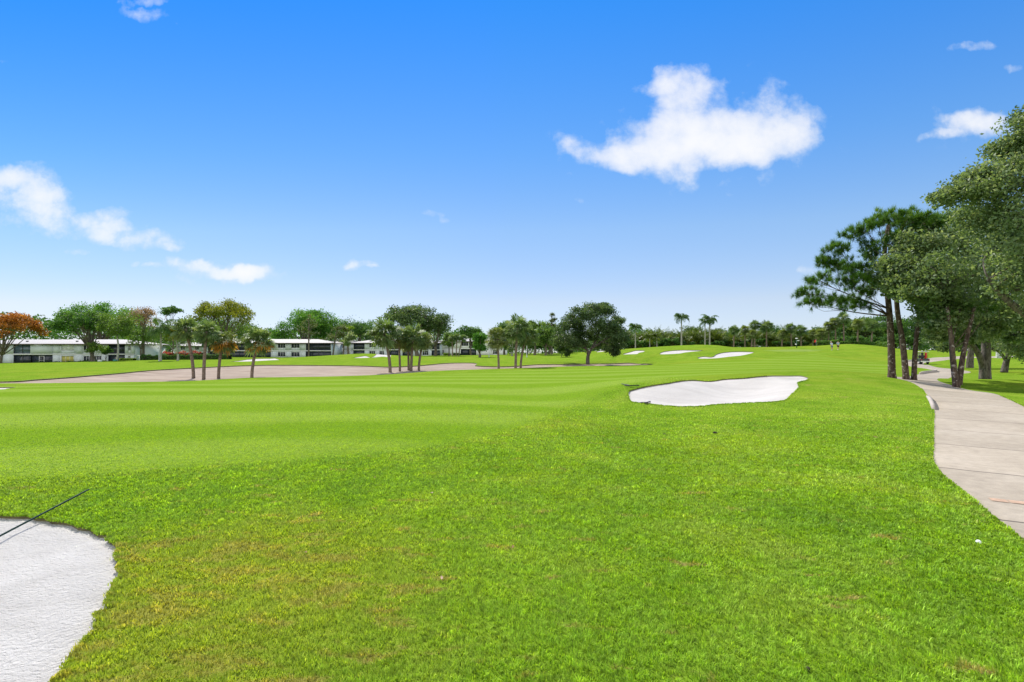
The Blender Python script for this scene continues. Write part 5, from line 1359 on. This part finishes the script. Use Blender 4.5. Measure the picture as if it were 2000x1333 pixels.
CL = [(1400,255,230,120,.3),(1150,300,120,45,.3),(430,530,130,30,.35),(1880,245,120,45,.3),(1340,165,62,42,1),(1345,205,66,50,1),(1275,172,40,16,.8),(1300,160,25,25,.6),(1390,262,125,48,1.2),(1455,262,105,52,1.2),(1515,272,75,48,1.1),(1300,270,95,46,1.05),(1310,312,110,36,.9),(1347,342,28,28,.85),(1240,300,75,34,.9),(1400,300,130,32,.9),
 (1120,280,40,20,.62),(1145,302,28,18,.5),(1200,312,55,22,.6),(1505,182,28,34,.6),(1580,222,46,20,.55),(1560,265,40,30,.7),(1490,215,40,25,.4),
 (1890,242,60,26,1),(1935,252,42,24,.9),(1835,260,42,12,.8),(1885,228,44,20,.9),(1800,265,14,9,.5),(1915,94,58,10,.75),(1985,128,24,8,.45),(1580,530,20,14,.85),
 (40,362,80,42,1.25),(92,388,56,30,1.15),(10,345,45,24,1),(40,425,80,23,.95),(130,425,68,26,.95),(205,430,56,22,.95),(110,454,48,18,.75),(240,455,62,23,1.05),(302,474,64,21,1.15),(342,490,26,9,.8),(185,464,40,16,.9),
 (435,526,76,15,1.15),(470,536,56,18,1.15),(492,528,36,16,1.05),(395,518,30,9,.8),(482,548,18,7,.6),(150,492,22,8,.75),(300,529,18,6,.5),(345,515,16,12,.6),(268,522,9,6,.45),
 (708,521,34,9,.95),(688,514,15,9,.8),(735,526,14,4,.6),(850,417,26,9,.65),(872,429,12,6,.5),(1130,382,15,9,.5),(1425,378,14,6,.3),(275,28,54,14,.8),(240,8,22,10,.6),(305,2,44,8,.6),(342,46,12,14,.5),(5,118,9,6,.3)]
acc = None
for px, py, rx, ry, wt in CL:
    cu, cw, ru, rw = (px-CX)/F, (HZ-py)/F, rx*1.25/F, ry*1.25/F
    mp = N(nt, 'ShaderNodeVectorMath', operation='MULTIPLY_ADD'); nt.links.new(pv, mp.inputs[0])
    mp.inputs[1].default_value = (1/ru, 1/rw, 0); mp.inputs[2].default_value = (-cu/ru, -cw/rw, 0)
    dt = N(nt, 'ShaderNodeVectorMath', operation='DOT_PRODUCT'); nt.links.new(mp.outputs[0], dt.inputs[0]); nt.links.new(mp.outputs[0], dt.inputs[1])
    k = math_(nt, 'MAXIMUM', math_(nt, 'SUBTRACT', 1.0, dt.outputs['Value']), 0.0)
    acc = math_(nt, 'MULTIPLY', k, wt) if acc is None else math_(nt, 'MULTIPLY_ADD', k, wt, acc)
n1 = nz3(14, 7, .62).outputs['Fac']
lump = nz3(30, 6, .6).outputs['Fac']
den = math_(nt, 'SUBTRACT', math_(nt, 'POWER', acc, .8), math_(nt, 'MULTIPLY', math_(nt, 'SUBTRACT', n1, .36), 2.6))
den = math_(nt, 'MULTIPLY_ADD', math_(nt, 'SUBTRACT', lump, .5), 1.1, den)
den = math_(nt, 'MULTIPLY', den, math_(nt, 'MULTIPLY', acc, 6.0, None, True))
alpha = math_(nt, 'SUBTRACT', 1.0, math_(nt, 'EXPONENT', math_(nt, 'MULTIPLY', math_(nt, 'POWER', math_(nt, 'MAXIMUM', den, 0.0), 1.3), -.85)))
alpha = math_(nt, 'MULTIPLY', alpha, math_(nt, 'GREATER_THAN', sp.outputs[1], .06))
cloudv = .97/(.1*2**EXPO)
ccol = mixc(nt, sstep(nt, den, .2, 1.1), (cloudv*.80, cloudv*.89, cloudv*1.0), (cloudv*1.03, cloudv*1.03, cloudv*1.04))
gr = ramp(nt, [(0, (.50,.56,.80)), (.105, (.80,.69,.72)), (.246, (.76,.81,.86)), (.382, (.50,.81,1.04)), (.59, (.19,.78,1.30)), (.85, (.6,.85,1.0)), (1, (.75,.88,.95))])
xr = math_(nt, 'MULTIPLY', math_(nt, 'MAXIMUM', sp.outputs[0], 0.0), .75)
q2 = math_(nt, 'ADD', math_(nt, 'ADD', math_(nt, 'POWER', sp.outputs[1], 2.0), math_(nt, 'POWER', sp.outputs[2], 2.0)), math_(nt, 'POWER', xr, 2.0))
nt.links.new(math_(nt, 'DIVIDE', sp.outputs[2], math_(nt, 'SQRT', q2)), gr.inputs[0])
gain = math_(nt, 'MULTIPLY_ADD', math_(nt, 'MAXIMUM', sp.outputs[0], 0.0), .28, 1.03)
cg = N(nt, 'ShaderNodeCombineXYZ')
lf = math_(nt, 'MULTIPLY_ADD', math_(nt, 'MULTIPLY', math_(nt, 'MINIMUM', sp.outputs[0], 0.0), math_(nt, 'MAXIMUM', sp.outputs[2], 0.0)), .6, 1.0)
lg = math_(nt, 'MULTIPLY', gain, lf)
for k_i in range(3): nt.links.new(gain if k_i == 2 else lg, cg.inputs[k_i])
skyc = mixc(nt, 1, mixc(nt, 1, sky.outputs[0], gr.outputs[0], 'MULTIPLY'), cg.outputs[0], 'MULTIPLY')
bn = N(nt, 'ShaderNodeTexNoise', i_Scale=2.6, i_Detail=6, i_Roughness=.6); nt.links.new(dirv, bn.inputs['Vector'])  # unseen bright cloud bank behind the camera, added to fill shaded faces
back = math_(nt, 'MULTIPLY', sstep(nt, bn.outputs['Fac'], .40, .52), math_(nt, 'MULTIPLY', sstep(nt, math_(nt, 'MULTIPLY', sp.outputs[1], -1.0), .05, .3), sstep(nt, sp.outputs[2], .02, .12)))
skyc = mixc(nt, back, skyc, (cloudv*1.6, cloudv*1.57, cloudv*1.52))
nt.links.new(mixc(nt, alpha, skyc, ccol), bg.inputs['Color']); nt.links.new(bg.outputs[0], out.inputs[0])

sl = bpy.data.lights.new('sun', 'SUN'); sl.energy = 4.0; sl.angle = math.radians(.5); sl.color = (1, .94, .84)
so = bpy.data.objects.new('sun', sl); COL.objects.link(so)
ts = Vector((math.sin(SUN_AZ)*math.cos(SUN_EL), math.cos(SUN_AZ)*math.cos(SUN_EL), math.sin(SUN_EL)))
so.rotation_euler = (-ts).to_track_quat('-Z', 'Y').to_euler(); so.location = (0, 0, 60)

cam = bpy.data.cameras.new('camera'); co_ = bpy.data.objects.new('camera', cam); COL.objects.link(co_)
co_.location = (0, 0, CAMH); co_.rotation_euler = (PI/2, 0, 0)
cam.sensor_width = 36; cam.lens = F/2000*36; cam.shift_y = (HZ-666.5)/2000; cam.clip_start = .1; cam.clip_end = 5000
S.camera = co_
S.view_settings.view_transform = 'Standard'; S.view_settings.look = 'None'; S.view_settings.exposure = EXPO; S.view_settings.gamma = 1
S.cycles.max_bounces = 8; S.cycles.transparent_max_bounces = 8
